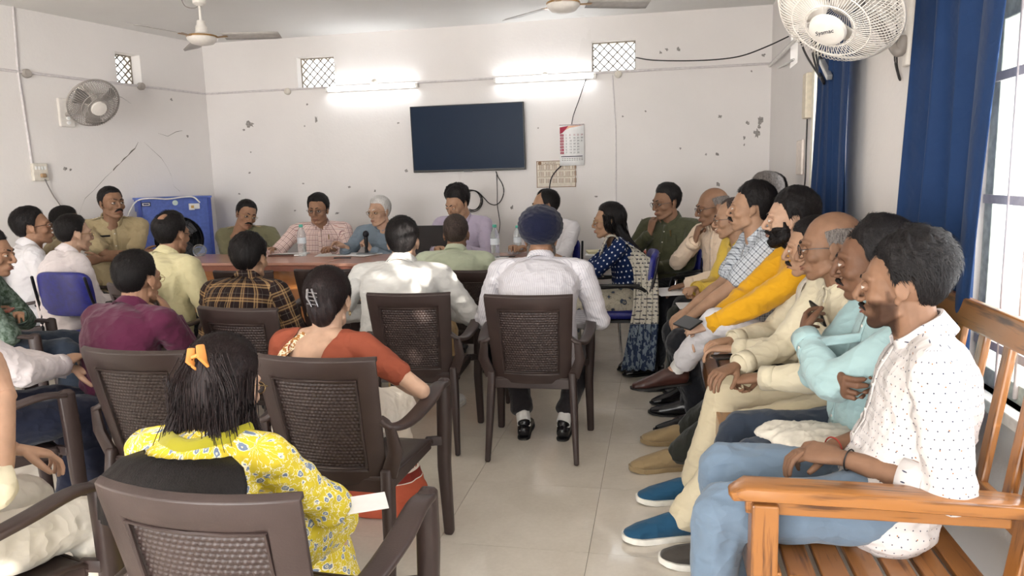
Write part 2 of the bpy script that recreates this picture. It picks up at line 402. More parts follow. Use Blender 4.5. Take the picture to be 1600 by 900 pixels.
def glasses_mb(round_=False):
    m = MB(); l = []
    for s in (-1, 1):
        c = V(s * .032, .096, -.001); torus(m, c, .022 if not round_ else .020, .0013, nrm(V(s * .18, 1, 0)), 20, 5, .0155 if not round_ else .018)
        tube(m, [c + V(s * .021, -.002, .004), (s * .074, .070, .006), (s * .079, .010, .004), (s * .078, -.018, -.008)], .0015, 5, seg=8)
        x, y, d = frame(nrm(V(s * .18, 1, 0))); a = np.arange(16) * 2 * pi / 16
        l.append(MB().add([c + x * cos(q) * .021 + y * sin(q) * .015 for q in a], [tuple(range(16))]))
    tube(m, [(-.011, .0975, .002), (0, .101, .005), (.011, .0975, .002)], .0013, 5, seg=6)
    return m, l

def eye_mb(s, lid=.35, R=.0122):
    """eyeball + lids about (s*.031,.0765,.0015); materials 0 white 1 iris 2 lid skin"""
    m = MB(); v = []; n, k = 14, 12
    for i in range(k + 1):
        a = pi * i / k
        for j in range(n): b = 2 * pi * j / n; v.append((sin(a) * cos(b), cos(a), sin(a) * sin(b)))
    v = np.array(v)
    F = [(i * n + j, i * n + (j + 1) % n, (i + 1) * n + (j + 1) % n, (i + 1) * n + j) for i in range(k) for j in range(n)]
    c = V(s * .031, .0765, .0015)
    ir = [f for f in F if v[list(f), 1].mean() > .80]; wh = [f for f in F if v[list(f), 1].mean() <= .80]
    m.add(v * R + c, wh, 0); m.add(v * R + c, ir, 1)
    # lids: shell rotated so that its poles are at the eye corners
    L = []; n2, k2 = 20, 12
    for i in range(k2 + 1):
        a = pi * i / k2
        for j in range(n2): b = 2 * pi * j / n2; L.append((cos(a), sin(a) * cos(b), sin(a) * sin(b)))
    L = np.array(L) * V(1.22, 1, 1); G = []
    for i in range(k2):
        for j in range(n2):
            f = (i * n2 + j, i * n2 + (j + 1) % n2, (i + 1) * n2 + (j + 1) % n2, (i + 1) * n2 + j); b = 2 * pi * (j + .5) / n2
            e = math.degrees(b if b < pi else b - 2 * pi)
            if e > lid * 60 or e < -32: G.append(f)
    m.add(L * R * 1.10 + c, G, 2); return m
# ---------------------------------------------------------------- people
def ik(a, t, L1, L2, pole):
    d = t - a; D = np.linalg.norm(d)
    if D > (L1 + L2) * .995: t = a + d / D * (L1 + L2) * .995; d = t - a; D = np.linalg.norm(d)
    if D < abs(L1 - L2) + .03: D = abs(L1 - L2) + .03; t = a + nrm(d) * D; d = t - a
    x = (L1 * L1 - L2 * L2 + D * D) / (2 * D); h = sqrt(max(L1 * L1 - x * x, 0)); u = d / D
    p = np.asarray(pole, float); p = nrm(p - u * p.dot(u)); return a + u * x + p * h, t
def seg_uv(v, q, bones):
    """per-loop uv from the nearest bone: u around (metres), v along"""
    fc = v[q].mean(1); best = None; D = None
    A = [(np.asarray(a), np.asarray(b), r, np.asarray(ref)) for a, b, r, ref in bones]
    ds = []
    for a, b, r, ref in A:
        ab = b - a; t = np.clip(((fc - a) @ ab) / ab.dot(ab), 0, 1); ds.append(np.linalg.norm(fc - a - t[:, None] * ab, axis=1) / r)
    k = np.argmin(np.array(ds), 0); uv = np.zeros((len(q), q.shape[1], 2))
    for i, (a, b, r, ref) in enumerate(A):
        s = k == i
        if not s.any(): continue
        d = nrm(b - a); x = nrm(ref - d * ref.dot(d)); y = np.cross(d, x)
        def ang(p): w = p - a; return np.arctan2(w @ y, w @ x)
        fa = ang(fc[s]); va = ang(v[q[s]]); dv = (va - fa[:, None] + pi) % (2 * pi) - pi
        uv[s, :, 0] = (fa[:, None] + dv) * r * 1.15 + i * 1.37; uv[s, :, 1] = (v[q[s]] - a) @ d
    return uv.reshape(-1, 2)
def set_uv(me, uv):
    l = me.uv_layers.new(name='UV'); l.data.foreach_set('uv', np.ascontiguousarray(uv, dtype=np.float32).ravel())
def meshobj(name, v, q, mats, parent, origin, uv=None, sharp=None):
    me = mesh_q(v - origin, q, name)
    if uv is not None: set_uv(me, uv)
    return link(name, me, parent, mats)
SK = dict(a='#a9856c', b='#98735c', c='#84634e', d='#6c4d3b', e='#bb9881', f='#aa866f')
PEOPLE = {}; JOBS = []
class Person: pass
def plan(pid, label, head, face=90, pitch=5, roll=0, body=None, lean=(.08, 0), seat=.45, s=1., w=1., belly=0.,
         hands=None, feet=None, skin='b', hair=None, shirt='white', trousers='dark', sleeve='long', hem=.12, kurta=0., detail='lo', sex='m',
         tash=None, beard=None, glasses=None, collar='shirt', shoes=('oxford', 'leather_black'), nose=1., hdw=1., hds=1.04, tuck=False, hide_legs=False,
         hair_mat='hair', origin=None, extra=None, neckw=1., torso_up=0., lid=.35, bow=.045, sleeve_end=.93, noshirt=False, sk2=None, shoulder=1., pos=None, cut=False, short=1.):
    p = Person(); p.__dict__.update(locals()); body = face if body is None else body; p.body = body
    p.Hc = ppx(*head) if pos is None else V(*pos); a = radians(body); p.f = V(cos(a), sin(a), 0); p.l = V(-sin(a), cos(a), 0); p.u = V(0, 0, 1)
    ha = radians(face); pr = radians(pitch)
    def hrot(ha, pr, rr):
        return rotz(ha - pi / 2) @ rotx(-pr) @ roty(rr)
    p.Rh = hrot(ha, pr, radians(roll)) * s * hds
    half = radians((face + body) / 2 if abs(face - body) < 180 else body)
    Rn = hrot(half, pr * .55, radians(roll) * .4) * s
    p.N = p.Hc + Rn @ V(0, -.052, -.128)
    p.G = V(*(p.Hc[:2] - p.f[:2] * lean[0] - p.l[:2] * lean[1]), 0); p.P = p.G + p.u * (seat + .085 * s)
    loc = lambda t: p.G + p.f * t[0] + p.l * t[1] + p.u * t[2]
    p.loc = loc; ln = np.linalg.norm(p.N - p.P); p.tl = ln
    if ln < .36 * s or ln > .62 * s: print('TORSO', pid, 'len %.2f' % ln, 'head z %.2f' % p.Hc[2], 'lean', lean)
    M_ = (p.P + p.N) / 2 - p.f * bow * s + p.u * .01
    p.sp = lambda t: (p.P * (1 - t) ** 2 + 2 * t * (1 - t) * (M_ - .25 * (p.P + p.N)) * 2 + p.N * t * t) if 0 <= t <= 1 else (p.P + (p.N - p.P) * t if t > 1 else p.P + V(0, 0, 1) * t * ln)
    up = nrm(p.N - p.sp(.8)); p.up = up
    W = s * w; p.W = W
    p.sh = {}; p.el = {}; p.wr = {}; p.hd = {}
    if hands is None: hands = (dict(t=(.30, .12, seat + .20)), dict(t=(.30, -.12, seat + .20)))
    for sd, h in zip((1, -1), hands):
        S = p.N + p.l * sd * .180 * W * shoulder + up * (-.048 * s) + p.f * h.get('sf', .01) + p.u * h.get('su', 0)
        t = h['t'](p) if callable(h['t']) else h['t']
        T = None if h.get('px') else (np.asarray(t, float) if h.get('world') or callable(h['t']) else loc(t))
        if h.get('px'): T = ppx(*t)
        pole = h.get('pole', (-.3, .55 * sd, -.8)); pole = p.f * pole[0] + p.l * pole[1] + p.u * pole[2]
        E, T = ik(S, T, .285 * s, .25 * s, pole); p.sh[sd], p.el[sd], p.wr[sd] = S, E, T
        hd = h.get('dir'); d = nrm(T - E) if hd is None else nrm(p.f * hd[0] + p.l * hd[1] + p.u * hd[2])
        pn = h.get('palm', (0, 0, -1)); pn = p.f * pn[0] + p.l * pn[1] + p.u * pn[2]
        p.hd[sd] = (h.get('pose', 'relax'), d, pn)
    p.hip = {}; p.kn = {}; p.an = {}
    if feet is None: feet = ((.46, .13, .09), (.46, -.13, .09))
    for sd, t in zip((1, -1), feet):
        Hj = p.P + p.l * sd * .088 * W; T = loc(t[:3]) if not hasattr(t[0], '__len__') else pz(t[0][0], t[0][1], t[1]); t = t if not hasattr(t[0], '__len__') else (0, 0, 0) + tuple(t[2:]); pole = p.f * 1. + p.u * .8 + p.l * sd * (t[3] if len(t) > 3 else .1)
        K, T = ik(Hj, T, .42 * s, .40 * s, pole); p.hip[sd], p.kn[sd], p.an[sd] = Hj, K, T
    feet = [t if not hasattr(t[0], '__len__') else (0, 0, 0) + tuple(t[2:]) for t in feet]
    p.toe = [(t[4] if len(t) > 4 else 8 * sd, t[5] if len(t) > 5 else 0) for sd, t in zip((1, -1), feet)]
    PEOPLE[pid] = p; return p
def arm_pts(p, sd): return p.sh[sd], p.el[sd], p.wr[sd]
def body_prims(p):
    s, W = p.s, p.W; m = MB(); fr = .78
    ts = [0, .3, .6, .85, .97]; R = [(.155, .105), (.13, .09), (.14, .095), (.125, .075), (.06, .055)]
    if p.sk2: R = [(.160, .110), (.135, .090), (.145, .102), (.142, .080), (.062, .058)]
    m.add(*loft([p.sp(t) for t in ts], [(a * W * (1 if p.sk2 else .93), b * s * (1 if p.sk2 else .9)) for a, b in R], 14, ref=p.f))
    nt = p.Hc + p.Rh @ V(0, -.024, -.075)
    m.add(*loft([p.sp(.86), p.N, nt], [(.075 * W, .06 * s), (.057 * s * p.neckw, .056 * s * p.neckw), (.044 * s, .044 * s)], 12, ref=p.f))
    if p.sk2: m.add(*loft([p.N + p.l * -.15 * W - p.up * .03 * s, p.N - p.up * .012 * s, p.N + p.l * .15 * W - p.up * .03 * s], [.040 * s, .054 * s, .040 * s], 12))
    for sd in (1, -1):
        a, b, c = arm_pts(p, sd); d = nrm(c - b); k = (1.0 if p.sex == 'm' else .86) * s
        m.add(*loft([a, a * .5 + b * .5, b], [.046 * k, .043 * k, .037 * k], 10))
        m.add(*loft([b, b * .7 + c * .3, c - d * .01], [.038 * k, .040 * k, .0245 * k], 12))
        if not p.hide_legs:
            h, kn, an = p.hip[sd], p.kn[sd], p.an[sd]
            m.add(*loft([h, h * .5 + kn * .5, kn], [.056 * s, .05 * s, .038 * s], 10)); m.add(*loft([kn, kn * .65 + an * .35, an], [.037 * s, .038 * s, .031 * s], 10))
            m.add(*loft([an, an - V(0, 0, .03) + p.f * .04], [.034 * s, .03 * s], 8))
    return m
def shirt_prims(p):
    s, W = p.s, p.W; m = MB(); b = p.belly
    ts = [-p.hem, 0, .18, .38, .6, .78, .90, .965]; fem = p.sex == 'f'
    R = [(.178, .125), (.178, .128 + b * .4), (.165, .122 + b * .9), (.158, .122 + b * .7), (.170, .122 + b * .2), (.180, .112), (.150, .088), (.074, .066)]
    if fem: R = [(.185, .125), (.182, .125), (.155, .11), (.140, .105), (.152, .115), (.160, .10), (.130, .078), (.068, .06)]
    if p.tuck: ts[0] = -.02
    cs = [p.sp(t) + p.f * ((b * .6) * (1 if .1 < t < .5 else .3)) for t in ts]
    m.add(*loft(cs, [(x * W, y * s) for x, y in R], 20, ref=p.f, sq=.88))
    # trapezius
    for sd in (1, -1):
        a, e, c = arm_pts(p, sd)
        m.add(*loft([p.N - p.up * .035 * s, p.N * .45 + a * .55 - p.up * .008 * s, a], [(.062 * s, .05 * s), (.058 * s, .048 * s), (.060 * s, .058 * s)], 12, ref=p.f))
        k = s * (.88 if fem else 1.)
        if p.sleeve == 'short':
            x = a + (e - a) * (.60 if fem else .74); m.add(*loft([a, a * .5 + x * .5, x], [.064 * k, (.064 if not fem else .060) * k, (.062 if not fem else .056) * k], 14))
        elif p.sleeve == 'half':
            x = a + (e - a) * .97; m.add(*loft([a, a * .5 + x * .5, x], [.064 * k, .059 * k, .056 * k], 14))
        else:
            m.add(*loft([a, a * .5 + e * .5, e], [.064 * k, .059 * k, .053 * k], 14))
            end = {'rolled': .32, 'quarter': .5}.get(p.sleeve, p.sleeve_end); x = e + (c - e) * end
            m.add(*loft([e, e * .5 + x * .5, x], [.053 * k, .050 * k, (.047 if end < .6 else .040) * k], 14))
    if p.kurta:
        for sd in (1, -1):
            h, kn = p.hip[sd], p.kn[sd]; x = h + (kn - h) * p.kurta
            m.add(*loft([h, h * .5 + x * .5 + V(0, 0, .01), x + V(0, 0, .005)], [(.115 * s, .098 * s), (.105 * s, .09 * s), (.098 * s, .084 * s)], 12, ref=(0, 0, 1)))
        x = (p.hip[1] + p.hip[-1]) / 2; y = (p.kn[1] + p.kn[-1]) / 2; x2 = x + (y - x) * p.kurta * .9
        m.add(*loft([x, x2], [(.10 * s, .07 * s), (.085 * s, .06 * s)], 12, ref=(0, 0, 1)))
    return m
def trouser_prims(p):
    s, W = p.s, p.W; m = MB()
    m.add(*loft([p.sp(-.13), p.P, p.sp(.14)], [(.165 * W, .12 * s), (.172 * W, .13 * s), (.152 * W, .108 * s)], 16, ref=p.f))
    for sd in (1, -1):
        h, k, a = p.hip[sd], p.kn[sd], p.an[sd]; d = nrm(a - k); ke = k - d * .01
        m.add(*loft([h, h * .5 + k * .5 + V(0, 0, -.005), ke], [.092 * s, .084 * s, .066 * s], 14))
        wide = getattr(p, 'wide', 1.); e = k + (a - k) * p.short
        m.add(*loft([ke, k * .6 + a * .4, k * .2 + a * .8 if p.short == 1 else k * .35 + a * .65, e], [.067 * s, .063 * s * wide, .058 * s * wide, .058 * s * wide], 14))
    return m
def saree_prims(p):
    s = p.s; m = MB(); g = [p.G + p.f * .28, p.G + p.f * .42]
    m.add(*loft([p.sp(-.13), p.P, p.sp(.14)], [(.18 * s, .13 * s), (.182 * s, .132 * s), (.15 * s, .11 * s)], 16, ref=p.f))
    for sd in (1, -1): m.add(*loft([p.hip[sd], p.hip[sd] * .5 + p.kn[sd] * .5, p.kn[sd]], [.11 * s, .105 * s, .088 * s], 14))
    hm = (p.hip[1] + p.hip[-1]) / 2; km = (p.kn[1] + p.kn[-1]) / 2; am = (p.an[1] + p.an[-1]) / 2
    m.add(*loft([hm, km], [(.15 * s, .09 * s), (.13 * s, .085 * s)], 16, ref=(0, 0, 1)))
    m.add(*loft([km, km * .5 + am * .5, V(am[0], am[1], .05)], [(.165 * s, .09 * s), (.175 * s, .115 * s), (.225 * s, .165 * s)], 20, ref=p.f))
    return m
def collar_mb(p, kind):
    m = MB(); s = p.s; n = 22; N = p.N - p.up * .012 * s; ax = nrm(p.up + p.f * .35); x, y, d = frame(ax, p.f)  # y ~ forward
    x = p.l; y = nrm(np.cross(d, x)) * -1; y = y if y.dot(p.f) > 0 else -y
    open_ = radians(24 if kind == 'shirt' else 8); V_ = []; k = s * max(1., p.neckw)
    for i in range(n + 1):
        a = pi / 2 + open_ + (2 * pi - 2 * open_) * i / n; fwd = max(0, sin(a)); c = x * cos(a) + y * sin(a); e = abs(i / n - .5) * 2
        hgt = .040 if kind == 'shirt' else .034; dip = .020 * fwd
        top = N + c * .0665 * k + ax * (hgt + .012 - dip) * s; bot = N + c * .078 * k - ax * (.006 + dip) * s
        if kind == 'shirt':
            out = N + c * (.083 + .014 * e ** 6) * k - ax * (.004 + dip + .026 * e ** 8) * s; V_ += [bot, top, top + c * .005 * s, out]
        else: V_ += [bot, top, top + c * .003 * s, bot + c * .003 * s]
    F_ = []
    for i in range(n):
        for j in range(3): a = i * 4 + j; F_.append((a, a + 4, a + 5, a + 1))
    return m.add(V_, F_)
def box_uv(o):
    me = o.data; n = len(me.loops); li = np.empty(n, dtype=np.int64); me.loops.foreach_get('vertex_index', li); co = np.empty(len(me.vertices) * 3); me.vertices.foreach_get('co', co); co = co.reshape(-1, 3)[li]; set_uv(me, np.stack([co[:, 0] + co[:, 1] * .7, co[:, 2]], 1)); return o
def ring_mb(c, d, r, h, ref=(0, 0, 1), b=None):
    """short open cuff"""
    m = MB(); v, f = loft([c - d * h / 2, c - d * h * .1, c + d * h / 2], [(r, b or r)] * 3, 18, ref=ref, cap=False); return m.add(v, f)
# shoes: x right, y toe, z up from the sole
def shoe_prims(kind):
    m = MB()
    if kind == 'oxford':
        m.add(*loft([(0, -.06, .036), (0, -.03, .045), (0, .03, .045), (0, .09, .034), (0, .15, .026), (0, .19, .020)], [(.034, .040), (.037, .047), (.036, .046), (.040, .034), (.042, .025), (.026, .018)], 16, ref=(0, 0, 1)))
        m.add(*loft([(0, -.035, .04), (0, -.03, .085)], [.036, .034], 12))
    else:
        m.add(*loft([(0, -.065, .042), (0, -.03, .05), (0, .03, .052), (0, .09, .042), (0, .15, .033), (0, .19, .026)], [(.032, .040), (.037, .048), (.040, .050), (.044, .040), (.046, .031), (.032, .022)], 16, ref=(0, 0, 1)))
        m.add(*loft([(0, -.04, .05), (0, -.03, .088)], [.040, .036], 12))
    return m
SHOE = {}
for kd, (v, q) in zip(('oxford', 'sneaker'), remesh([shoe_prims('oxford'), shoe_prims('sneaker')], [.006, .006])):
    v = lap(v, q, 2, .5); v[:, 2] = np.maximum(v[:, 2], .008); SHOE[kd] = (v, q)
def sole_mb(kind):
    m = MB(); ys = [-.092, -.085, -.06, -.02, .04, .09, .14, .18, .205, .212]; w = [.012, .024, .034, .034, .034, .042, .045, .038, .022, .010]
    g = 1.0 if kind == 'oxford' else 1.1; h = .010 if kind == 'oxford' else .022; top = []; bot = []
    ring = [(-a, y) for y, a in zip(ys, w)] + [(a, y) for y, a in reversed(list(zip(ys, w)))]; n = len(ring)
    lift = lambda y: .010 * max(0, (y - .12) / .09) ** 2
    v = [(x * g, y, 0 + lift(y)) for x, y in ring] + [(x * g, y, h + lift(y)) for x, y in ring]
    m.add(v, [tuple(range(n))[::-1], tuple(range(n, 2 * n))] + [(i, (i + 1) % n, n + (i + 1) % n, n + i) for i in range(n)])
    return m
def build_people():
    P = list(PEOPLE.values()); mbs = []; vx = []; idx = []
    for p in P:
        hi = p.detail == 'hi'
        mbs.append(body_prims(p)); vx.append(.0072 if hi else .0095); idx.append((p, 'body'))
        if not p.noshirt: mbs.append(shirt_prims(p)); vx.append(.0085 if hi else .0115); idx.append((p, 'shirt'))
        if not p.hide_legs: mbs.append(saree_prims(p) if p.trousers and p.sex == 'f' else trouser_prims(p)); vx.append(.010 if hi else .014); idx.append((p, 'legs'))
    res = {}
    for (p, k), r in zip(idx, remesh(mbs, vx)): res[id(p), k] = r
    for n_, p in enumerate(P): build_person(p, res, n_)
def fit_head(v, p):
    """individual face: nose size, head width"""
    v = v.copy(); w = np.exp(-((v[:, 0] / .022) ** 2 + ((v[:, 2] + .02) / .03) ** 2)) * np.clip((v[:, 1] - .078) / .02, 0, 1.5)
    v[:, 1] += w * .010 * (p.nose - 1); v[:, 0] *= 1 + (p.hdw - 1) * np.clip((v[:, 2] + .14) / .05, 0, 1); return v
def build_person(p, res, seed):
    s = p.s; hi = 'hi' if p.detail == 'hi' else 'lo'; O = V(p.G[0], p.G[1], 0)
    skin = skin_mat(p.skin); T = lambda v: fit_head(v, p) @ p.Rh.T + p.Hc
    v, q = res[id(p), 'body']; v = lap(v, q, 3, .5); vs = [v]; qs = [q]; n = len(v)
    hv, hq = HEADS[hi]; vs.append(T(hv)); qs.append(hq + n); n += len(hv)
    for sd in (1, -1):
        pose, d, pn = p.hd[sd]
        if pose is None: continue
        hv, hq = HANDS[pose, hi]; y = nrm(d); z = -pn; z = nrm(z - y * z.dot(y)); x = np.cross(y, z)
        k = s * (.98 if p.sex == 'm' else .86); hv = hv.copy()
        if sd == -1: hv[:, 0] *= -1; hq = hq[:, ::-1]
        # thumb on the inner side: template thumb at +x; left hand palm down -> thumb towards the right (-l)
        R = np.stack([x, y, z], 1); vs.append(hv * k @ R.T + p.wr[sd] + y * .012 * k); qs.append(hq + n); n += len(hv)
    bo = meshobj('person', np.concatenate(vs), np.concatenate(qs), skin, None, O); bo.location = tuple(O)
    tag(bo, p.label, 'person', p.group if hasattr(p, 'group') else None); p.ob = bo; p.O = O; p.T = T
    put = lambda nm, mb, mats, **k: obj(nm, mb, mats, bo, O, **k)
    # eyes, brows, hair
    for sd in (1, -1): put('eye', MB().merge(eye_mb(sd, p.lid), T), [M('eye_white'), M('iris'), skin])
    hm = M(p.hair_mat)
    put('eyebrows', MB().merge(brow_mb(.8 if p.sex == 'f' else 1.15), T), M('hair') if p.hair_mat != 'white_hair' else hm)
    lips = MB(); lips.add(*loft([(-.021, .0855, -.0625), (-.008, .0965, -.0595), (.008, .0965, -.0595), (.021, .0855, -.0625)], [(.0015, .0015), (.003, .0024), (.003, .0024), (.0015, .0015)], 8))
    lips.add(*loft([(-.019, .0850, -.0655), (-.007, .0950, -.0695), (.007, .0950, -.0695), (.019, .0850, -.0655)], [(.0015, .0015), (.003, .0030), (.003, .0030), (.0015, .0015)], 8))
    put('lips', MB().merge(lips, T), M('lip_' + ('red' if p.sex == 'f' else 'brown')))
    if p.hair:
        k = dict(p.hair); ho = k.pop('mat', None); hv, hq = hair_mesh(seed=seed, ns=4200 if p.detail == 'hi' else 2200, **k); meshobj('hair', T(hv), hq, M(ho) if ho else hm, bo, O)
    if p.beard: bv, bq = beard_mesh(seed=seed, **p.beard); meshobj('beard', T(bv), bq, hm, bo, O)
    if p.tash: put('moustache', MB().merge(tash_mb(**p.tash), T), M('hair') if p.hair_mat == 'hair' else hm)
    if p.glasses:
        g, l = glasses_mb(p.glasses == 'round'); go = put('eyeglasses', MB().merge(g, T), M('frame_black' if p.glasses != 'gold' else 'frame_gold')); [obj('lens', MB().merge(x, T), M('lens'), go, O, angle=False) for x in l]
    # shirt
    bones = [(p.P, p.N, .165 * p.W, p.f)] + [(p.sh[sd], p.el[sd], .058, p.f) for sd in (1, -1)] + [(p.el[sd], p.wr[sd], .05, p.f) for sd in (1, -1)]
    if not p.noshirt:
        v, q = res[id(p), 'shirt']; v = lap(v, q, 3, .5); n = vnormals(v, q)
        w = .35 + sum(np.exp(-(np.linalg.norm(v - p.el[sd], axis=1) / .09) ** 2) for sd in (1, -1)) + .8 * np.exp(-(np.linalg.norm(v - p.sp(.1), axis=1) / .22) ** 4) + .5 * sum(np.exp(-(np.linalg.norm(v - p.sh[sd] + p.u * .09, axis=1) / .09) ** 2) for sd in (1, -1))
        pz = v * V(1, 1, 1.5); v = v + n * (w * (.0075 * np.clip(folds(pz, 24, seed), -.9, 1) + .0042 * np.clip(folds(pz, 52, seed + 50), -.7, 1) + .0060 * wob(pz, 11, seed + 90)))[:, None]
        v = lap(v, q, 1, .3); 
        p.shirt_ob = meshobj('blouse' if p.trousers and p.sex == 'f' else 'shirt', v, q, M(p.shirt), bo, O, seg_uv(v, q, bones))
        if p.cut: # low back of the blouse: a smooth cut-out, bare skin beneath
            rel = v - p.N; ll = np.abs(rel @ p.l); zz = rel @ p.up; ff = rel @ p.f; dd = np.maximum.reduce([ff - .02, ll - (.088 - .16 * np.clip(-zz, 0, .3)), -.17 - zz])
            at = p.shirt_ob.data.attributes.new('cut', 'FLOAT', 'POINT'); at.data.foreach_set('value', dd.astype(np.float32))
        if p.collar:
            c = obj('collar', collar_mb(p, p.collar), M(p.shirt), p.shirt_ob, O); box_uv(c); md = c.modifiers.new('s', 'SOLIDIFY'); md.thickness = .0025; md.offset = 1
        if p.sleeve in ('long', 'rolled', 'quarter'):
            for sd in (1, -1):
                e, c = p.el[sd], p.wr[sd]; end = {'rolled': .30, 'quarter': .48}.get(p.sleeve, p.sleeve_end - .06); d = nrm(c - e)
                r = (.0505 if end < .6 else .0425) * s * (.88 if p.sex == 'f' else 1.)
                cf = obj('cuff', ring_mb(e + (c - e) * end, d, r, .055 if end > .6 else .06), M(p.shirt), p.shirt_ob, O); box_uv(cf); md = cf.modifiers.new('s', 'SOLIDIFY'); md.thickness = .003; md.offset = 1
        # placket + buttons down the front
        if p.collar == 'shirt' and abs(((p.body + 90) % 360 + 180) % 360 - 180) < 115:
            import mathutils.bvhtree as bt
            bv = bt.BVHTree.FromPolygons([tuple(x) for x in v.tolist()], q.tolist()); mb = MB(); bm_ = MB(); L = []
            for t in np.linspace(.12, .93, 16):
                c = p.sp(t); a = []
                for o in (-.016, .016):
                    h = bv.ray_cast(tuple(c + p.l * o * s + p.f * .4), tuple(-p.f)); a.append(np.array(h[0]) + p.f * .002 if h[0] is not None else c + p.f * .14 + p.l * o)
                L.append(a)
            mb.add(np.array(L).reshape(-1, 3), [(2 * i, 2 * i + 1, 2 * i + 3, 2 * i + 2) for i in range(15)]); pk = box_uv(obj('placket', mb, M(p.shirt), p.shirt_ob, O)); md = pk.modifiers.new('s', 'SOLIDIFY'); md.thickness = .0015; md.offset = 0
            for i in (1, 4, 7, 10, 13): c = (L[i][0] + L[i][1]) / 2; obj('button', lathe(MB(), [(0, .003), (.005, .003), (.005, 0)], c, p.f, 8), M('button'), p.shirt_ob, O)
    if not p.hide_legs:
        v, q = res[id(p), 'legs']; v = lap(v, q, 3, .5); n = vnormals(v, q)
        w = .4 + sum(np.exp(-(np.linalg.norm(v - p.kn[sd], axis=1) / .12) ** 2) + .9 * np.exp(-(np.linalg.norm(v - p.an[sd], axis=1) / .12) ** 2) + .8 * np.exp(-(np.linalg.norm(v - p.hip[sd], axis=1) / .14) ** 2) for sd in (1, -1))
        v = v + n * (w * (.0085 * folds(v, 20, seed + 7) + .0042 * folds(v, 48, seed + 8)))[:, None]; v = lap(v, q, 1, .3); v[:, 2] = np.maximum(v[:, 2], .004)
        bl = [(p.hip[sd], p.kn[sd], .085, p.f) for sd in (1, -1)] + [(p.kn[sd], p.an[sd], .065, p.f) for sd in (1, -1)]
        p.legs_ob = meshobj('saree' if p.sex == 'f' else 'trousers', v, q, M(p.trousers), bo, O, seg_uv(v, q, bl))
        if p.shoes:
            for sd, (yw, pt) in zip((1, -1), p.toe):
                kd, cm = p.shoes[:2]; a = p.an[sd]; R = rotz(radians(p.body - 90 + yw)) @ rotx(radians(-pt)); off = R @ V(0, -.03 * s, .085 * s)
                base = a - off
                if pt == 0: base = V(a[0] - off[0], a[1] - off[1], .0 if kd == 'x' else .001)
                TT = lambda v: (v * s) @ R.T + base
                sv, sq = SHOE[kd]; so = meshobj('shoe', TT(sv), sq, M(cm), bo, O)
                obj('sole', MB().merge(sole_mb(kd), TT), M(p.shoes[2] if len(p.shoes) > 2 else 'sole_black'), so, O)
                if cm == 'suede_tan':
                    lm = MB()
                    for i_ in range(4): lm.add(*loft([(-.030, .012 + .024 * i_, .062 - .006 * i_), (0, .020 + .024 * i_, .098 - .011 * i_), (.030, .012 + .024 * i_, .062 - .006 * i_)], [.004] * 3, 6))
                    obj('laces', MB().merge(lm, TT), M('cream'), so, O)
                if len(p.shoes) > 3: # sock
                    t = TT(V(0, -.03, .07).reshape(1, 3))[0]; kx = p.kn[sd] * .30 + a * .70; obj('sock', MB().add(*loft([t, a * .9 + t * .1, kx], [.037 * s, .038 * s, .040 * s], 14)), M(p.shoes[3]), bo, O)
    if p.extra: p.extra(p, put)
def M(n): return MATS[n]
# ---------------------------------------------------------------- setting
XR, YW, ZC, XL0 = 1.02, 7.40, 2.95, -4.82
LD = nrm(V(.24, 1, 0)); LN = V(LD[1], -LD[0], 0)        # left wall direction, inward normal
def lw(y, z, off=0.): return V(XL0 - .24 * (YW - y), y, z) + LN * off
def plx(x, y, off=0.):                                   # photo pixel on the left wall
    d = ray(x, y); o = V(XL0, YW, 0) + LN * off; return CAMP + d * ((o - CAMP).dot(LN) / d.dot(LN))
def wall_mat(name, base, k=1.):
    t = NT(name, .9, .15); o, xyz = t.obj(); n = t.noise(o, .9, 5, .6); n2 = t.noise(o, 6, 4); st = t.noise(o, 2.2, 4, .6, (1, 1, .3))
    b = srgb(base); c = t.ramp(n, [(.3, tuple(x * .93 for x in b[:3]) + (1,)), (.7, b)])
    c = t.mix(t.M('MULTIPLY', t.M('GREATER_THAN', st, .70), .10 * k), c, srgb('#b9b2a8')); t.col(c)
    t.bump(t.M('ADD', t.M('MULTIPLY', n2, .6), t.M('MULTIPLY', t.noise(o, 40, 3), .25)), .35, .012); return t.m
WALL = wall_mat('distemper_wall', '#e7e2df'); CEIL = wall_mat('distemper_ceiling', '#e9e7e4', 2.)
def quadbox(p0, p1):
    p0, p1 = np.minimum(p0, p1), np.maximum(p0, p1); return box((p0 + p1) / 2, p1 - p0)
def wall_grid(name, holes, A, ud, length, height, thick, out, mat):
    """wall with rectangular holes; A origin, ud along, out = outward normal"""
    m = MB(); us = sorted({0, length} | {h for a in holes for h in (a[0], a[1])}); zs = sorted({0, height} | {h for a in holes for h in (a[2], a[3])})
    for i in range(len(us) - 1):
        for j in range(len(zs) - 1):
            uc, zc = (us[i] + us[i + 1]) / 2, (zs[j] + zs[j + 1]) / 2
            if any(a < uc < b and c < zc < d for a, b, c, d in holes): continue
            P = [A + ud * u + V(0, 0, z) + out * o for u in (us[i], us[i + 1]) for o in (0, thick) for z in (zs[j], zs[j + 1])]
            m.add(P, [(0, 1, 3, 2), (4, 6, 7, 5), (0, 4, 5, 1), (2, 3, 7, 6), (0, 2, 6, 4), (1, 5, 7, 3)])
    return tag(obj(name, m, mat, smooth=False), kind='structure')
YB = -3.3
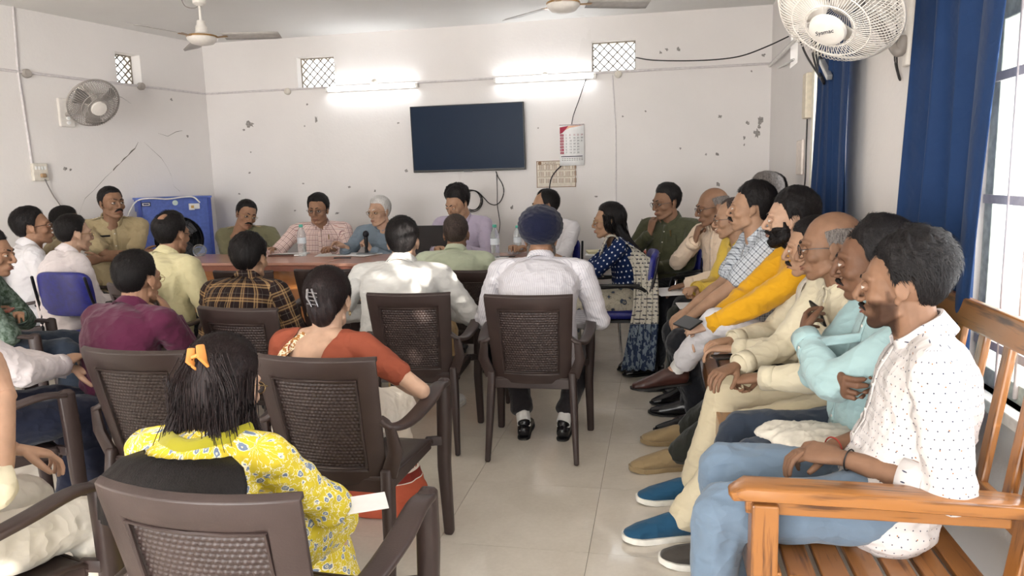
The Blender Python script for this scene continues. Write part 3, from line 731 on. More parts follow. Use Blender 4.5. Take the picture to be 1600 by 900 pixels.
# floor of vitrified tiles: 0.6 m, real joints; every tile the photo lets you tell apart is an object
t = NT('vitrified_tile', .07, .5); o, _ = t.obj(); n = t.noise(o, 3, 6, .65); n2 = t.noise(o, 60, 2)
t.col(t.ramp(t.M('ADD', t.M('MULTIPLY', n, .8), t.M('MULTIPLY', n2, .2)), [(.3, srgb('#c5bcaf')), (.7, srgb('#d9d1c5'))])); t.b.inputs['Roughness'].default_value = .09
TILE = t.m; GROUT = plain('grout', '#857a6d', .9)
m = MB(); m.add(*box((-2.6, 2.05, -.055), (7.9, 11.0, .10))); floor = tag(obj('floor', m, GROUT, smooth=False), kind='structure')
tm = MB(); tm.add(*box((0, 0, -.0028), (.5982, .5982, .0056))); tme = me_of(tm, 'tile', False); tme.materials.append(TILE)
far = MB(); T0 = (-.86 + .6, 3.24)
for i in range(-12, 4):
    for j in range(-12, 8):
        c = V(T0[0] + .6 * i + .3, T0[1] + .6 * j + .3, 0)
        if c[0] > XR or c[0] < XL0 - .24 * (YW - c[1]) - .1 or c[1] > YW or c[1] < YB: continue
        if c[1] > 1.4 and c[1] < 7 and c[0] > -3.2:
            to = bpy.data.objects.new('tile', tme); COL.objects.link(to); to.parent = floor; to.location = tuple(c + V(0, 0, .0006 * 0))
        else: far.add(*box(c - V(0, 0, .0028), (.5982, .5982, .0056)))
tag(obj('outer_tiles', far, TILE, floor, smooth=False), kind='stuff')
# ceiling
m = MB(); m.add(*box((-2.6, 2.05, ZC + .08), (8.2, 11.2, .16))); tag(obj('ceiling', m, CEIL, smooth=False), kind='structure')
# back wall with two ventilator openings
h1 = [ppx(463, 90, YW), ppx(524, 136, YW)]; h2 = [ppx(924, 65, YW), ppx(993, 108, YW)]
A = V(-5.2, YW, 0); wall_b = wall_grid('wall_back', [(h1[0][0] + 5.2, h1[1][0] + 5.2, h1[1][2], h1[0][2]), (h2[0][0] + 5.2, h2[1][0] + 5.2, h2[1][2], h2[0][2])], A, V(1, 0, 0), 6.6, ZC, .24, V(0, 1, 0), WALL)
# right wall: windows + ventilator
vr0, vr1 = 6.05, 6.38
wall_r = wall_grid('wall_right', [(.6 - YB, 2.68 - YB, .72, 1.93), (-2.6 - YB, -.7 - YB, .72, 2.12), (4.45 - YB, 5.30 - YB, .25, 2.25), (vr0 - YB, vr1 - YB, 2.24, 2.62)], V(XR, YB, 0), V(0, 1, 0), YW - YB + .2, ZC, .22, V(1, 0, 0), WALL)
# left wall with its ventilator
v0 = plx(179, 80); v1 = plx(222, 130); LA = lw(YB, 0) ; LL = np.linalg.norm((lw(YW, 0) - LA)) + .2; ua = (v0 - LA).dot(LD); ub = (v1 - LA).dot(LD); zt, zb = v0[2] + .0, v1[2] - .02
wall_l = wall_grid('wall_left', [(ua, ub, zb, zt)], LA, LD, LL, ZC, .24, -LN, WALL)
wall_grid('wall_front', [(3.2, 6.4, 0, 2.35)], V(-7.3, YB, 0), V(1, 0, 0), 8.6, ZC, .2, V(0, -1, 0), WALL)
# crossed-rod grilles of the ventilators, set into the openings
RUST = plain('painted_iron', '#8d8478', .6, bump=.2); WPAINT = plain('white_paint', '#e9e7e2', .5)
def vent(name, a, b, depth, mat, cell=.085, bar=.007):
    """a top-left, b bottom-right on the wall face; depth vector into the wall"""
    m = MB(); z1, z0 = a[2], b[2]; L = np.linalg.norm((b - a)[:2]); u = nrm(V(*(b - a)[:2], 0)); o = V(a[0], a[1], z0) + depth; Hh = z1 - z0; fr = MB()
    for p, q in (((0, 0), (L, 0)), ((0, Hh), (L, Hh)), ((0, 0), (0, Hh)), ((L, 0), (L, Hh))):
        tube(fr, [o + u * p[0] + V(0, 0, p[1]), o + u * q[0] + V(0, 0, q[1])], .010, 4, smooth=False)
    f = tag(obj(name, fr, mat, smooth=False), kind='structure'); k = 0
    for sgn in (1, -1):
        c = -Hh
        while c < L:
            pts = []                               # line x = c + t (sgn=1) or mirrored
            x0, x1 = max(c, 0), min(c + Hh, L)
            if x1 > x0 + .01:
                y0, y1 = x0 - c, x1 - c
                if sgn < 0: y0, y1 = Hh - y0, Hh - y1
                m.add(*loft([o + u * x0 + V(0, 0, y0), o + u * x1 + V(0, 0, y1)], [bar, bar], 6, cap=False))
            c += cell
    tag(obj('grille_rods', m, mat, f, smooth=False), kind='stuff'); return f
vent('window_1', h1[0], h1[1], V(0, .10, 0), RUST); vent('window_2', h2[0], h2[1], V(0, .10, 0), RUST)
vent('window_3', v0, V(v1[0], v1[1], zb), -LN * .13, RUST, .075)
vent('window_4', V(XR, vr0, 2.62), V(XR, vr1, 2.24), V(.12, 0, 0), RUST)
# near window: green-white timber frame, iron bars, sill
PINE = plain('weathered_frame', '#c9cfc4', .7, var=.15, bump=.4); BARM = plain('window_bar', '#cfc6c4', .5, .0)
def bar_window(name, y0, y1, z0, z1, xs):
    fr = MB()
    for c, s in (((xs, y0 + .03, (z0 + z1) / 2), (.09, .06, z1 - z0)), ((xs, y1 - .03, (z0 + z1) / 2), (.09, .06, z1 - z0)), ((xs, (y0 + y1) / 2, z1 - .03), (.09, y1 - y0, .06)), ((xs, (y0 + y1) / 2, z0 + .03), (.09, y1 - y0, .06))):
        fr.add(*box(c, s))
    f = tag(obj(name, fr, PINE, smooth=False, bevel=.004), kind='structure')
    for z in (.86, 1.32, 1.70):
        if z > z1: continue
        b = MB(); b.add(*box((xs - .05, (y0 + y1) / 2, z), (.006, y1 - y0 - .02, .028))); obj('flat_bar', b, BARM, f, smooth=False)
    y = y0 + .14
    while y < y1 - .08:
        b = MB(); tube(b, [(xs - .05, y, z0 + .02), (xs - .05, y, z1 - .02)], .0075, 8, smooth=False); obj('window_bar', b, BARM, f); y += .125
    for yy in (y0 + (y1 - y0) * .3,):
        b = MB(); b.add(*box((xs, yy, (z0 + z1) / 2), (.06, .05, z1 - z0 - .1))); obj('mullion', b, PINE, f, smooth=False)
    return f
bar_window('window_5', .6, 2.68, .72, 1.93, XR + .07); bar_window('window_6', -2.6, -.7, .72, 2.12, XR + .14)
dw = bar_window('window_7', 4.45, 5.30, .25, 2.25, XR + .14)
m = MB()
for c, s in (((XR - .004, 5.335, 1.25), (.03, .07, 2.1)), ((XR - .004, 4.90, 2.29), (.03, .94, .07))): m.add(*box(c, s))
tag(obj('trim_1', m, plain('cream_paint', '#e6e0cf', .5), smooth=False, bevel=.003), kind='structure')
m = MB(); m.add(*box((XR + .02, 1.64, .70), (.12, 2.08, .04))); tag(obj('trim_2', m, WPAINT, smooth=False, bevel=.004), kind='structure')
# ground outside for the windows to look at
GR = plain('dry_ground', '#d8d0c0', .95); m = MB(); m.add(*box((8, 2, -.3), (12, 40, .1))); m.add(*box((-16, 2, -.3), (18, 40, .1))); m.add(*box((-2.5, 14, -.3), (9, 12, .1))); m.add(*box((-2.5, -9, -.3), (12, 11, .1)))
tag(obj('ground', m, GR, smooth=False), kind='structure')
# unseen tree added to block the sun; leaves left out along chosen beams
t = NT('leaf', .6, .3); o, _ = t.obj(); t.col(t.ramp(t.noise(o, 20, 2), [(.3, srgb('#2f4a22')), (.7, srgb('#5c7a38'))])); LEAF = t.m
tr = empty('sun_blocking_tree', (2.5, -.6, -.25), 'added leafy tree blocking the sun outside the right wall windows', 'tree'); OT = V(2.5, -.6, -.25)
obj('trunk', MB().add(*loft(bez([V(2.6, -.6, -.25), V(2.55, -.55, .8), V(2.5, -.4, 2.0), V(2.55, -.3, 3.2)], 16), [.12 - .004 * i for i in range(17)], 12)), plain('bark', '#4b3c30', .9, bump=.6), tr, OT)
rr = np.random.default_rng(5); n = 24000; P0 = np.stack([rr.uniform(1.75, 2.75, n), rr.uniform(-4.2, 1.75, n), rr.uniform(.3, 3.3, n)], 1); SD = nrm(V(*SUN_DIR)); keep = np.ones(n, bool)

# places the photo shows sunlit: back of the grey shirt's head and shoulders, the near bench and jeans
SUN_SPOTS = [(ppx(637, 390, 3.92), .06), (ppx(634, 366, 3.92), .07), (ppx(645, 432, 3.92), .055), (ppx(612, 425, 3.92), .04), (ppx(578, 440, 3.95), .04), ((.32, 1.98, .60), .04), ((.84, 1.80, .75), .07)]
for tg, rad in SUN_SPOTS:
    w_ = P0 - np.array(tg); t_ = w_ @ SD; keep &= np.linalg.norm(w_ - t_[:, None] * SD, axis=1) > rad
P0 = P0[keep]; n = len(P0); a1 = rr.normal(size=(n, 3)) ; a1 /= np.linalg.norm(a1, axis=1, keepdims=True); b1 = np.cross(a1, rr.normal(size=(n, 3))); b1 /= np.linalg.norm(b1, axis=1, keepdims=True); s1 = rr.uniform(.05, .08, n)[:, None]
Lv = np.stack([P0 - a1 * s1, P0 + b1 * s1 * .45, P0 + a1 * s1, P0 - b1 * s1 * .45], 1).reshape(-1, 3); me = mesh_q(Lv - OT, np.arange(4 * n).reshape(-1, 4), 'leaves'); tag(link('leaves', me, tr, LEAF), kind='stuff')
m = MB(); m.add(*box((3.15, 3.0, 2.2), (.3, 3.4, 5.0))); tag(obj('sun_blocking_wall', m, plain('outer_plaster', '#d9d0c2', .9), None, (3.15, 3.0, -.3), smooth=False), kind='structure')  # unseen wall added to keep direct sun off the far windows
# curtains
CURT = cloth('blue_curtain', '#143159', .75, c2='#0f264b', fold=.15); CURT.node_tree.nodes['Principled BSDF'].inputs['Sheen Weight'].default_value = .05
def curtain(y0, y1, z0, z1, x, k, label, amp=.035, pull=0., near=0.):
    m = MB(); n = 110; rows = 16; v = []
    for r in range(rows + 1):
        tt = r / rows; z = z1 + (z0 - z1) * tt
        for i in range(n + 1):
            u = i / n; a = amp * (.5 + .6 * tt); ph = u * k * 2 * pi
            y = y0 + (y1 - y0) * u + pull * tt * (u - .5) + near * tt * (1 - u) + .012 * sin(ph * 2 + 1); v.append((x - a * (sin(ph) + .35 * sin(ph * 1.7 + 2 + tt)) - .02 * sin(3 * tt + u * 5), y, z))
    f = [(r * (n + 1) + i, r * (n + 1) + i + 1, (r + 1) * (n + 1) + i + 1, (r + 1) * (n + 1) + i) for r in range(rows) for i in range(n)]
    m.add(v, f); o = obj('curtain', m, CURT, None, (x, (y0 + y1) / 2, z0), angle=False); md = o.modifiers.new('s', 'SOLIDIFY'); md.thickness = .003
    tag(o, label, 'curtain'); h = MB(); h.add(np.array(v)[-(n + 1):].repeat(2, 0) + np.tile([[0, 0, 0], [-.002, 0, .04]], (n + 1, 1)), [(2 * i, 2 * i + 2, 2 * i + 3, 2 * i + 1) for i in range(n)])
    obj('hem', h, CURT, o, (x, (y0 + y1) / 2, z0), angle=False); return o
curtain(2.20, 3.10, .55, 2.42, XR - .09, 3.2, 'wide blue curtain beside the barred window, behind the man in the dotted shirt', .030, near=.25)
curtain(4.02, 4.90, .35, 2.40, XR - .08, 4, 'narrower dark blue curtain hanging below the big wall fan, by the door frame', .026)
STEEL = plain('brushed_steel', '#b9b9bb', .3, .9, var=.03); ROD = plain('curtain_rod', '#c8c6c2', .35, .6)
for y0, y1, lab in ((.5, 3.25, 'steel curtain rod above the near barred window'), (3.85, 5.2, 'steel curtain rod above the far window behind the fan')):
    m = MB(); tube(m, [(XR - .09, y0, 2.44), (XR - .09, y1, 2.44)], .011, 10, smooth=False); o = tag(obj('curtain_rod', m, ROD, None, (XR - .09, y0, 2.44)), lab, 'curtain rod')
    for y in (y0 + .1, y1 - .1): b = MB(); b.add(*box((XR - .045, y, 2.44), (.09, .02, .03))); obj('bracket', b, ROD, o, (XR - .09, y0, 2.44), smooth=False)
# conduits along the walls (casing strip) and drops
CON = plain('conduit_paint', '#d6d0d0', .6)
def strip(name, pts, r, mat, label, cat, kind=None, smooth=False, n=8):
    m = MB(); tube(m, pts, r, n, smooth=smooth, seg=40); o = obj(name, m, mat, None, pts[0]); return tag(o, label, cat, kind=kind)
zc = 2.425
strip('trim_3', [(XL0 + .01, YW - .008, zc), (XR - .01, YW - .008, zc)], .011, CON, None, None, 'structure')
a = lw(YB + .1, zc, .008); b = lw(YW, zc, .008); strip('trim_4', [a, b], .011, CON, None, None, 'structure')
strip('trim_5', [plx(20, 8, .008), plx(28, 112, .008), plx(50, 256, .008)], .010, CON, None, None, 'structure')
strip('trim_6', [ppx(957, 118, YW - .006), ppx(962, 200, YW - .006), ppx(963, 345, YW - .006)], .006, CON, None, None, 'structure')
strip('trim_7', [(XR - .008, 5.0, 2.425), (XR - .008, YW - .02, 2.425)], .011, CON, None, None, 'structure')
JB = plain('junction_box', '#d9d2c6', .5)
for px, py, lab in ((450, 143, 'round white junction box on the conduit by the left back ventilator'), (452 + 514, 116, 'round white junction box on the conduit below the right back ventilator'), (585, 130, 'small round junction box above the left tube light'), (852, 119, 'small round junction box above the right tube light')):
    c = ppx(px, py, YW - .002); m = MB(); lathe(m, [(0, .03), (.028, .03), (.034, .024), (.036, 0)], c, (0, -1, 0), 20); tag(obj('junction_box', m, JB, None, c), lab, 'junction box')
for px, py, lab in ((40, 115, 'grey conduit junction on the left wall above the small wall fan'), (219, 135, 'round conduit junction under the left wall ventilator')):
    c = plx(px, py, .002); m = MB(); lathe(m, [(0, .04), (.03, .04), (.036, .03), (.038, 0)], c, LN, 20); tag(obj('junction_box', m, plain('grey_box', '#a59d96', .5), None, c), lab, 'junction box')
# peeled plaster and cracks
PEEL = plain('bare_plaster', '#9a9490', .95, var=.2, scale=60)
def blot(c, n, r, seed, asp=1.):
    rr = np.random.default_rng(seed); m = MB(); x = V(1, 0, 0) if abs(n[1]) > .9 else (LD if n is LN else V(0, 1, 0)); k = 14
    rad = r * (1 + .45 * rr.uniform(-1, 1, k)); a = np.arange(k) * 2 * pi / k; v = [c + n * .003] + [c + n * .0015 + x * cos(q) * w_ + V(0, 0, 1) * sin(q) * w_ * asp for q, w_ in zip(a, rad)]
    m.add(v, [(0, i + 1, (i + 1) % k + 1) for i in range(k)]); return m
bk = V(0, -1, 0); NB = V(-1, 0, 0)
for i, (x, y, r, asp) in enumerate([(391, 194, .045, .7), (381, 203, .014, .8), (494, 187, .016, 2), (476, 197, .010, 1), (480, 163, .010, 1), (622, 192, .012, .8), (374, 303, .013, .7), (390, 270, .012, 1), (392, 238, .010, .7), (474, 287, .012, .6), (546, 292, .014, .8), (586, 298, .010, 1.4), (527, 333, .022, .6), (461, 329, .010, .8), (635, 267, .015, 1), (1188, 187, .022, 1.6), (1183, 208, .026, 1.6), (1186, 198, .012, 2.2), (1168, 192, .016, 1), (1163, 215, .010, 1.6), (1163, 226, .007, 2), (1125, 182, .016, .8), (1009, 174, .009, 1), (973, 182, .009, 1), (841, 200, .007, 1), (1042, 77, .014, 1), (1060, 77, .018, 1), (1032, 82, .012, 1), (1193, 86, .014, 1), (1174, 111, .009, 1), (1122, 288, .020, .9), (1103, 241, .010, 1), (1121, 241, .014, 1), (1010, 342, .010, 1), (932, 307, .016, .4), (800, 324, .014, 1.3), (1003, 343, .008, 1), (1063, 232, .01, 1)]):
    c = ppx(x, y, YW); tag(obj('peeled_patch', blot(c, bk, r, i, asp), PEEL, wall_b, smooth=False))
for i, (x, y, r) in enumerate([(268, 156, .013), (293, 213, .012), (102, 264, .016), (110, 265, .012)]):
    c = plx(x, y); obj('peeled_patch', blot(c, LN, r, i + 60), PEEL, wall_l, smooth=False)
CR = plain('crack', '#6d665f', .95)
def crack(pts, wd, nm='crack', back=False):
    P = [ppx(x, y, YW - .002) if back else plx(x, y, .002) for x, y in pts]; m = MB(); v = []
    for i, p in enumerate(P): w_ = wd * (.3 + .9 * ((i * 7) % 5) / 4); v += [p + V(0, 0, w_) , p - V(0, 0, w_)]
    m.add(v, [(2 * i, 2 * i + 1, 2 * i + 3, 2 * i + 2) for i in range(len(P) - 1)]); obj('crack', m, CR, wall_b if back else wall_l, smooth=False)
crack([(216, 222), (211, 232), (205, 237), (200, 243), (193, 249), (188, 255), (182, 260), (177, 266)], .007)
crack([(177, 266), (165, 277), (158, 285), (147, 297), (133, 310), (128, 322), (124, 335)], .0022)
crack([(225, 222), (240, 236), (252, 247), (262, 262), (268, 275), (271, 290), (281, 299)], .002); crack([(247, 208), (262, 213), (275, 206), (285, 204)], .0022)
crack([(205, 162), (190, 152), (180, 150)], .002)
# tube lights
EMT = NT('tube_glow', .5); EMT.b.inputs['Emission Color'].default_value = (.93, .97, 1, 1); EMT.b.inputs['Emission Strength'].default_value = 26
def tube_light(p0, p1, n, lab, power=26):
    p0, p1 = np.asarray(p0, float), np.asarray(p1, float); d = nrm(p1 - p0); L = np.linalg.norm(p1 - p0); e = empty('tube_light', (p0 + p1) / 2, lab, 'tube light'); O = (p0 + p1) / 2
    x, y, z = d, n, np.cross(d, n); R = np.stack([x, y, z], 1)
    m = MB(); m.add(*box(O + n * .014, (L, .028, .042), R)); obj('batten', m, WPAINT, e, O, smooth=False, bevel=.004)
    m = MB(); tube(m, [p0 + n * .048 + d * .03, p1 + n * .048 - d * .03], .0135, 12, smooth=False); obj('tube', m, EMT.m, e, O)
    for p, s in ((p0, 1), (p1, -1)): m = MB(); m.add(*box(p + d * s * .014 + n * .036, (.028, .05, .036), R)); obj('end_cap', m, WPAINT, e, O, smooth=False, bevel=.003)
    return e
ta, tb = ppx(512, 146, YW), ppx(655, 139, YW); tube_light(V(ta[0], YW - .001, 2.395), V(tb[0], YW - .001, 2.395), V(0, -1, 0), 'glowing tube light on the back wall, left one, right of the small ventilator')
ta, tb = ppx(773, 134, YW), ppx(932, 127, YW); tube_light(V(ta[0], YW - .001, 2.395), V(tb[0], YW - .001, 2.395), V(0, -1, 0), 'glowing tube light on the back wall, right one, above the television')
for y, lab in ((.2, 'added unseen tube light high on the left wall beside the camera'), (-2.2, 'added unseen tube light high on the left wall behind the camera')):
    tube_light(lw(y, 2.35, .001), lw(y + 1.2, 2.35, .001), LN, lab)  # out-of-view tubes added to brighten the room
for x in (-1.0, -5.4): tube_light(V(x - .6, YB + .001, 2.6), V(x + .6, YB + .001, 2.6), V(0, 1, 0), 'added unseen tube light on the wall behind the camera' + (' at the right' if x > -2 else ' at the left'))  # two more tubes added out of view for extra light
# ---------------------------------------------------------------- chairs
def brown_mat():
    t = NT('brown_plastic', .42, .4); o, _ = t.obj(); n = t.noise(o, 8, 4); n2 = t.noise(o, 220, 2)
    t.col(t.ramp(n, [(.3, srgb('#302523')), (.75, srgb('#3d302d'))])); t.bump(n2, .15, .002); return t.m
BROWN = brown_mat()
CH_GROUP = 'brown woven-back plastic armchairs in the audience'
def surf(u, w): return V(u * (.192 + .026 * w), -.205 - .105 * w + .045 * u * u, .405 + .455 * w)
def chair_proto():
    root = empty('plastic_armchair', (0, 0, 0))
    def part(nm, m, **k): return obj(nm, m, BROWN, root, **k)
    # back frame: grid with a window for the woven panel, thick and lipped at the top
    m = MB(); us = [-1, -.86, -.74, -.70] + list(np.linspace(-.6, .6, 7)) + [.70, .74, .86, 1]; ws = [0, .05, .10, .13, .3, .5, .7, .845, .88, .94, .985, 1.0]
    def fp(u, w): p = surf(u, w); e = .012 if (abs(u) > .72 or w > .86 or w < .12) else 0; return p + V(0, -e, 0) + (V(0, .014, 0) if w > .99 else 0)
    g = [[fp(u, w) for u in us] for w in ws]; v = np.array(g).reshape(-1, 3); n = len(us); F_ = []
    for i in range(len(ws) - 1):
        for j in range(n - 1):
            uc, wc = (us[j] + us[j + 1]) / 2, (ws[i] + ws[i + 1]) / 2
            if abs(uc) < .70 and .13 < wc < .845: continue
            a = i * n + j; F_.append((a, a + 1, a + n + 1, a + n))
    m.add(v, F_); o = part('back_frame', m, angle=radians(40)); md = o.modifiers.new('s', 'SOLIDIFY'); md.thickness = .022; md.offset = 0; b = o.modifiers.new('b', 'BEVEL'); b.width = .004; b.segments = 2; b.limit_method = 'ANGLE'
    m = MB(); torus_pts = [surf(u, w) + V(0, -.020, 0) for u, w in [(-.70, .13), (-.70, .5), (-.70, .845), (-.35, .845), (0, .845), (.35, .845), (.70, .845), (.70, .5), (.70, .13), (.35, .13), (0, .13), (-.35, .13), (-.70, .13)]]
    tube(m, torus_pts, .0045, 6, smooth=False); obj('panel_bead', m, BROWN, o)
    # woven panel: real relief, strands over and under
    m = MB(); nx, nz = 100, 130; X_, Z_ = np.meshgrid(np.linspace(-.70, .70, nx), np.linspace(.13, .845, nz)); P = np.stack([X_ * (.192 + .026 * Z_), -.205 - .105 * Z_ + .045 * X_ ** 2 - .008, .405 + .455 * Z_], -1)
    cu, cw = X_ * 10 / .70, (Z_ - .13) / .715 * 26; ph = np.floor(cw) % 2
    hgt = .0046 * np.abs(np.sin(cw * pi)) ** .7 * np.abs(np.sin((cu + ph * .5) * pi)) ** .6; P[..., 1] -= hgt
    m.add(P.reshape(-1, 3), [(r * nx + c, r * nx + c + 1, (r + 1) * nx + c + 1, (r + 1) * nx + c) for r in range(nz - 1) for c in range(nx - 1)])
    part('woven_panel', m, angle=radians(80))
    # seat
    m = MB(); n = 14; g = []
    for i in range(n + 1):
        for j in range(n + 1):
            x, y = -1 + 2 * i / n, -1 + 2 * j / n; w_ = .215 + .012 * y; dip = .022 * (1 - x * x) * (1 - y * y); ro = -.028 * max(0, (y - .75) / .25) ** 2
            g.append((x * w_, y * .215 + .005, .432 - dip + ro))
    m.add(g, [(i * (n + 1) + j, (i + 1) * (n + 1) + j, (i + 1) * (n + 1) + j + 1, i * (n + 1) + j + 1) for i in range(n) for j in range(n)])
    s = part('seat', m); md = s.modifiers.new('s', 'SOLIDIFY'); md.thickness = .012; md.offset = -1
    m = MB()
    for q in (-1, 1): m.add(*box((q * .212, .0, .405), (.014, .40, .045)))
    m.add(*box((0, .212, .392), (.40, .014, .045))); m.add(*box((0, -.205, .40), (.38, .02, .05))); part('apron', m, smooth=False, bevel=.004)
    for q in (-1, 1):
        m = MB(); pts = bez([surf(q * .97, .52) + V(0, -.004, 0), V(q * .238, -.215, .615), V(q * .262, -.13, .607), V(q * .276, .02, .630), V(q * .272, .15, .650), V(q * .266, .232, .640)], 22)
        k = len(pts); wd = np.interp(np.arange(k) / k, [0, .2, .6, 1], [.016, .026, .031, .026]); m.add(*loft(pts, [(a, .011) for a in wd], 14, ref=(0, 0, 1), sq=.55)); part('armrest', m)
        m = MB(); m.add(*loft([V(q * .212, -.205, .44), V(q * .245, -.215, .53), V(q * .235, -.232, .62)], [(.010, .028), (.010, .026), (.008, .018)], 10, ref=(1, 0, 0), sq=.5)); part('back_bracket', m)
        m = MB(); m.add(*loft([V(q * .266, .236, .642), V(q * .262, .244, .50), V(q * .252, .250, .30), V(q * .258, .262, .012)], [(.024, .030), (.026, .030), (.024, .027), (.019, .020)], 12, ref=(0, 1, 0), sq=.45))
        m.add(*loft([V(q * .250, .225, .41), V(q * .20, .205, .41)], [(.012, .02), (.012, .02)], 8, sq=.5)); part('leg', m)
        m = MB(); m.add(*loft([V(q * .205, -.200, .45), V(q * .212, -.222, .30), V(q * .226, -.272, .012)], [(.020, .028), (.020, .024), (.013, .017)], 12, ref=(0, 1, 0), sq=.45)); part('leg', m)
    return root
CHAIR0 = chair_proto(); _first = [True]
def place_chair(x, y, deg, label):
    """deg = direction the sitter faces"""
    c = CHAIR0 if _first[0] else copy_tree(CHAIR0); _first[0] = False
    c.location = (x, y, 0); c.rotation_euler = (0, 0, radians(deg - 90)); return tag(c, label, 'chair', CH_GROUP)
VINYL = plain('blue_vinyl', '#191e78', .4, var=.15); BLKM = plain('black_metal', '#17161a', .35, .4); CHROME = plain('chrome', '#d7d7da', .15, 1., var=.01); BPLAS = plain('black_plastic', '#141315', .4)
def cushion(c, sx, sy, sz, R=None, bend=0.):
    m = MB(); v, f = ell((0, 0, 0), 1, 28, 14); k = .42; v = np.sign(v) * np.abs(v) ** k * V(sx / 2, sy / 2, sz / 2); v[:, 1] += bend * (v[:, 0] / (sx / 2)) ** 2
    if R is not None: v = v @ R.T
    return m.add(v + np.asarray(c), f)
def cushion_chair(x, y, deg, label, chrome=False):
    e = empty('cushioned_chair', (x, y, 0), label, 'chair', 'blue cushioned office chairs', radians(deg - 90)); Mt = CHROME if chrome else BLKM
    obj('seat_cushion', cushion((0, .02, .455), .46, .45, .07), VINYL, e); obj('backrest', cushion((0, -.245, .745), .45, .055, .30, rotx(.12), .035), VINYL, e)
    m = MB(); m.add(*box((0, .02, .41), (.42, .40, .02))); obj('seat_pan', m, BPLAS, e, smooth=False)
    for q in (-1, 1):
        m = MB(); tube(m, [V(q * .245, .22, .012), V(q * .255, .23, .30), V(q * .255, .22, .63), V(q * .255, .12, .66), V(q * .255, -.12, .66), V(q * .245, -.20, .58), V(q * .24, -.23, .40), V(q * .245, -.26, .012)], .0125, 10, seg=48); o = obj('side_frame', m, Mt, e)
        m = MB(); tube(m, [V(q * .25, -.20, .60), V(q * .235, -.235, .72), V(q * .225, -.265, .86)], .010, 8, seg=10); obj('back_post', m, CHROME if chrome else BLKM, e)
        m = MB(); m.add(*loft([V(q * .255, .15, .674), V(q * .255, -.13, .674)], [(.022, .010)] * 2, 10, sq=.6)); obj('arm_pad', m, BPLAS, o)
    m = MB(); tube(m, [(-.25, .1, .40), (.25, .1, .40)], .010, 8, smooth=False); tube(m, [(-.245, -.2, .40), (.245, -.2, .40)], .010, 8, smooth=False); obj('cross_bar', m, Mt, e); return e
# ---------------------------------------------------------------- wooden bench
def wood(name, c1, c2, sc_=1., rough=.32, axis=(1, .08, 1)):
    t = NT(name, rough, .45); o, _ = t.obj(); mp = t.new('ShaderNodeMapping'); t.lk(o, mp.inputs[0]); mp.inputs['Scale'].default_value = axis
    n = t.noise(mp.outputs[0], 18 * sc_, 5, .6); n2 = t.noise(mp.outputs[0], 90 * sc_, 3); f = t.M('ADD', t.M('MULTIPLY', n, .75), t.M('MULTIPLY', n2, .25))
    t.col(t.ramp(f, [(.36, srgb(c2)), (.47, srgb(c1)), (.56, srgb(c1)), (.64, srgb(c2))])); t.bump(n2, .1, .002); t.b.inputs['Coat Weight'].default_value = .3; return t.m
WY = wood('varnished_wood_across', '#956130', '#4f2c10', 1., .3, (.08, 1, 1)); WX = wood('varnished_wood_along', '#8d5b2d', '#4a290f', 1., .3, (1, .08, 1)); WZ = wood('varnished_wood_upright', '#925f30', '#4d2b10', 1., .3, (1, 1, .08))
def bench(y0, y1, label, grp='varnished wooden benches along the right wall', arms=(1, 1)):
    e = empty('wooden_bench', (.55, (y0 + y1) / 2, 0), label, 'bench', grp); O = V(.55, (y0 + y1) / 2, 0)
    def bx(nm, c, s, mat, R=None, bev=.006): m = MB(); m.add(*box(V(*c), s, R)); return obj(nm, m, mat, e, O, smooth=False, bevel=bev)
    for y, s in ((y0 + .035, arms[0]), (y1 - .035, arms[1])):
        if not s: bx('leg', (.26, y, .18), (.065, .075, .36), WZ); bx('back_post', (.865, y, .52), (.065, .065, 1.05), WZ, roty(.13)); bx('side_rail', (.55, y, .34), (.56, .035, .07), WY); continue
        bx('leg', (.26, y, .305), (.065, .075, .61), WZ); bx('leg', (.245, y + .045, .305), (.03, .03, .60), WZ) if s else None
        bx('back_post', (.865, y, .52), (.065, .065, 1.05), WZ, roty(.13)); bx('side_rail', (.55, y, .34), (.56, .035, .07), WY)
        m = MB(); pts = [V(.185, y, .625), V(.215, y, .638), (.5, y, .636), (.80, y, .630), (.845, y, .628)]; m.add(*loft(np.array([np.array(q, float) for q in pts]), [(.030, .014), (.047, .019), (.047, .019), (.047, .019), (.045, .018)], 16, ref=(0, 0, 1), sq=.35)); obj('armrest', m, WY, e, O, angle=radians(35))
        m = MB(); m.add(*box((.515, y, .600), (.60, .03, .045))); obj('arm_rail', m, WY, e, O, smooth=False, bevel=.004)
    bx('front_rail', (.255, (y0 + y1) / 2, .375), (.035, y1 - y0 - .06, .085), WX); bx('back_rail', (.80, (y0 + y1) / 2, .36), (.035, y1 - y0 - .06, .06), WX)
    for i in range(7): bx('seat_slat', (.27 + i * .083, (y0 + y1) / 2, .425 - .004 * i), (.066, y1 - y0, .02), WX, bev=.004)
    bx('top_rail', (.915, (y0 + y1) / 2, .99), (.03, y1 - y0 - .04, .085), WX, roty(.13)); bx('lower_rail', (.855, (y0 + y1) / 2, .56), (.03, y1 - y0 - .06, .05), WX, roty(.13))
    n = int((y1 - y0) / .14)
    for i in range(1, n): bx('back_slat', (.885, y0 + (y1 - y0) * i / n, .775), (.02, .045, .40), WZ, roty(.13))
    return e
bench(1.80, 3.34, 'near varnished wooden bench with slat seat, seating the man in the dotted shirt', arms=(1, 0))
bench(3.46, 4.98, 'far wooden bench mostly hidden behind the seated men, by the yellow kurta', arms=(0, 1))
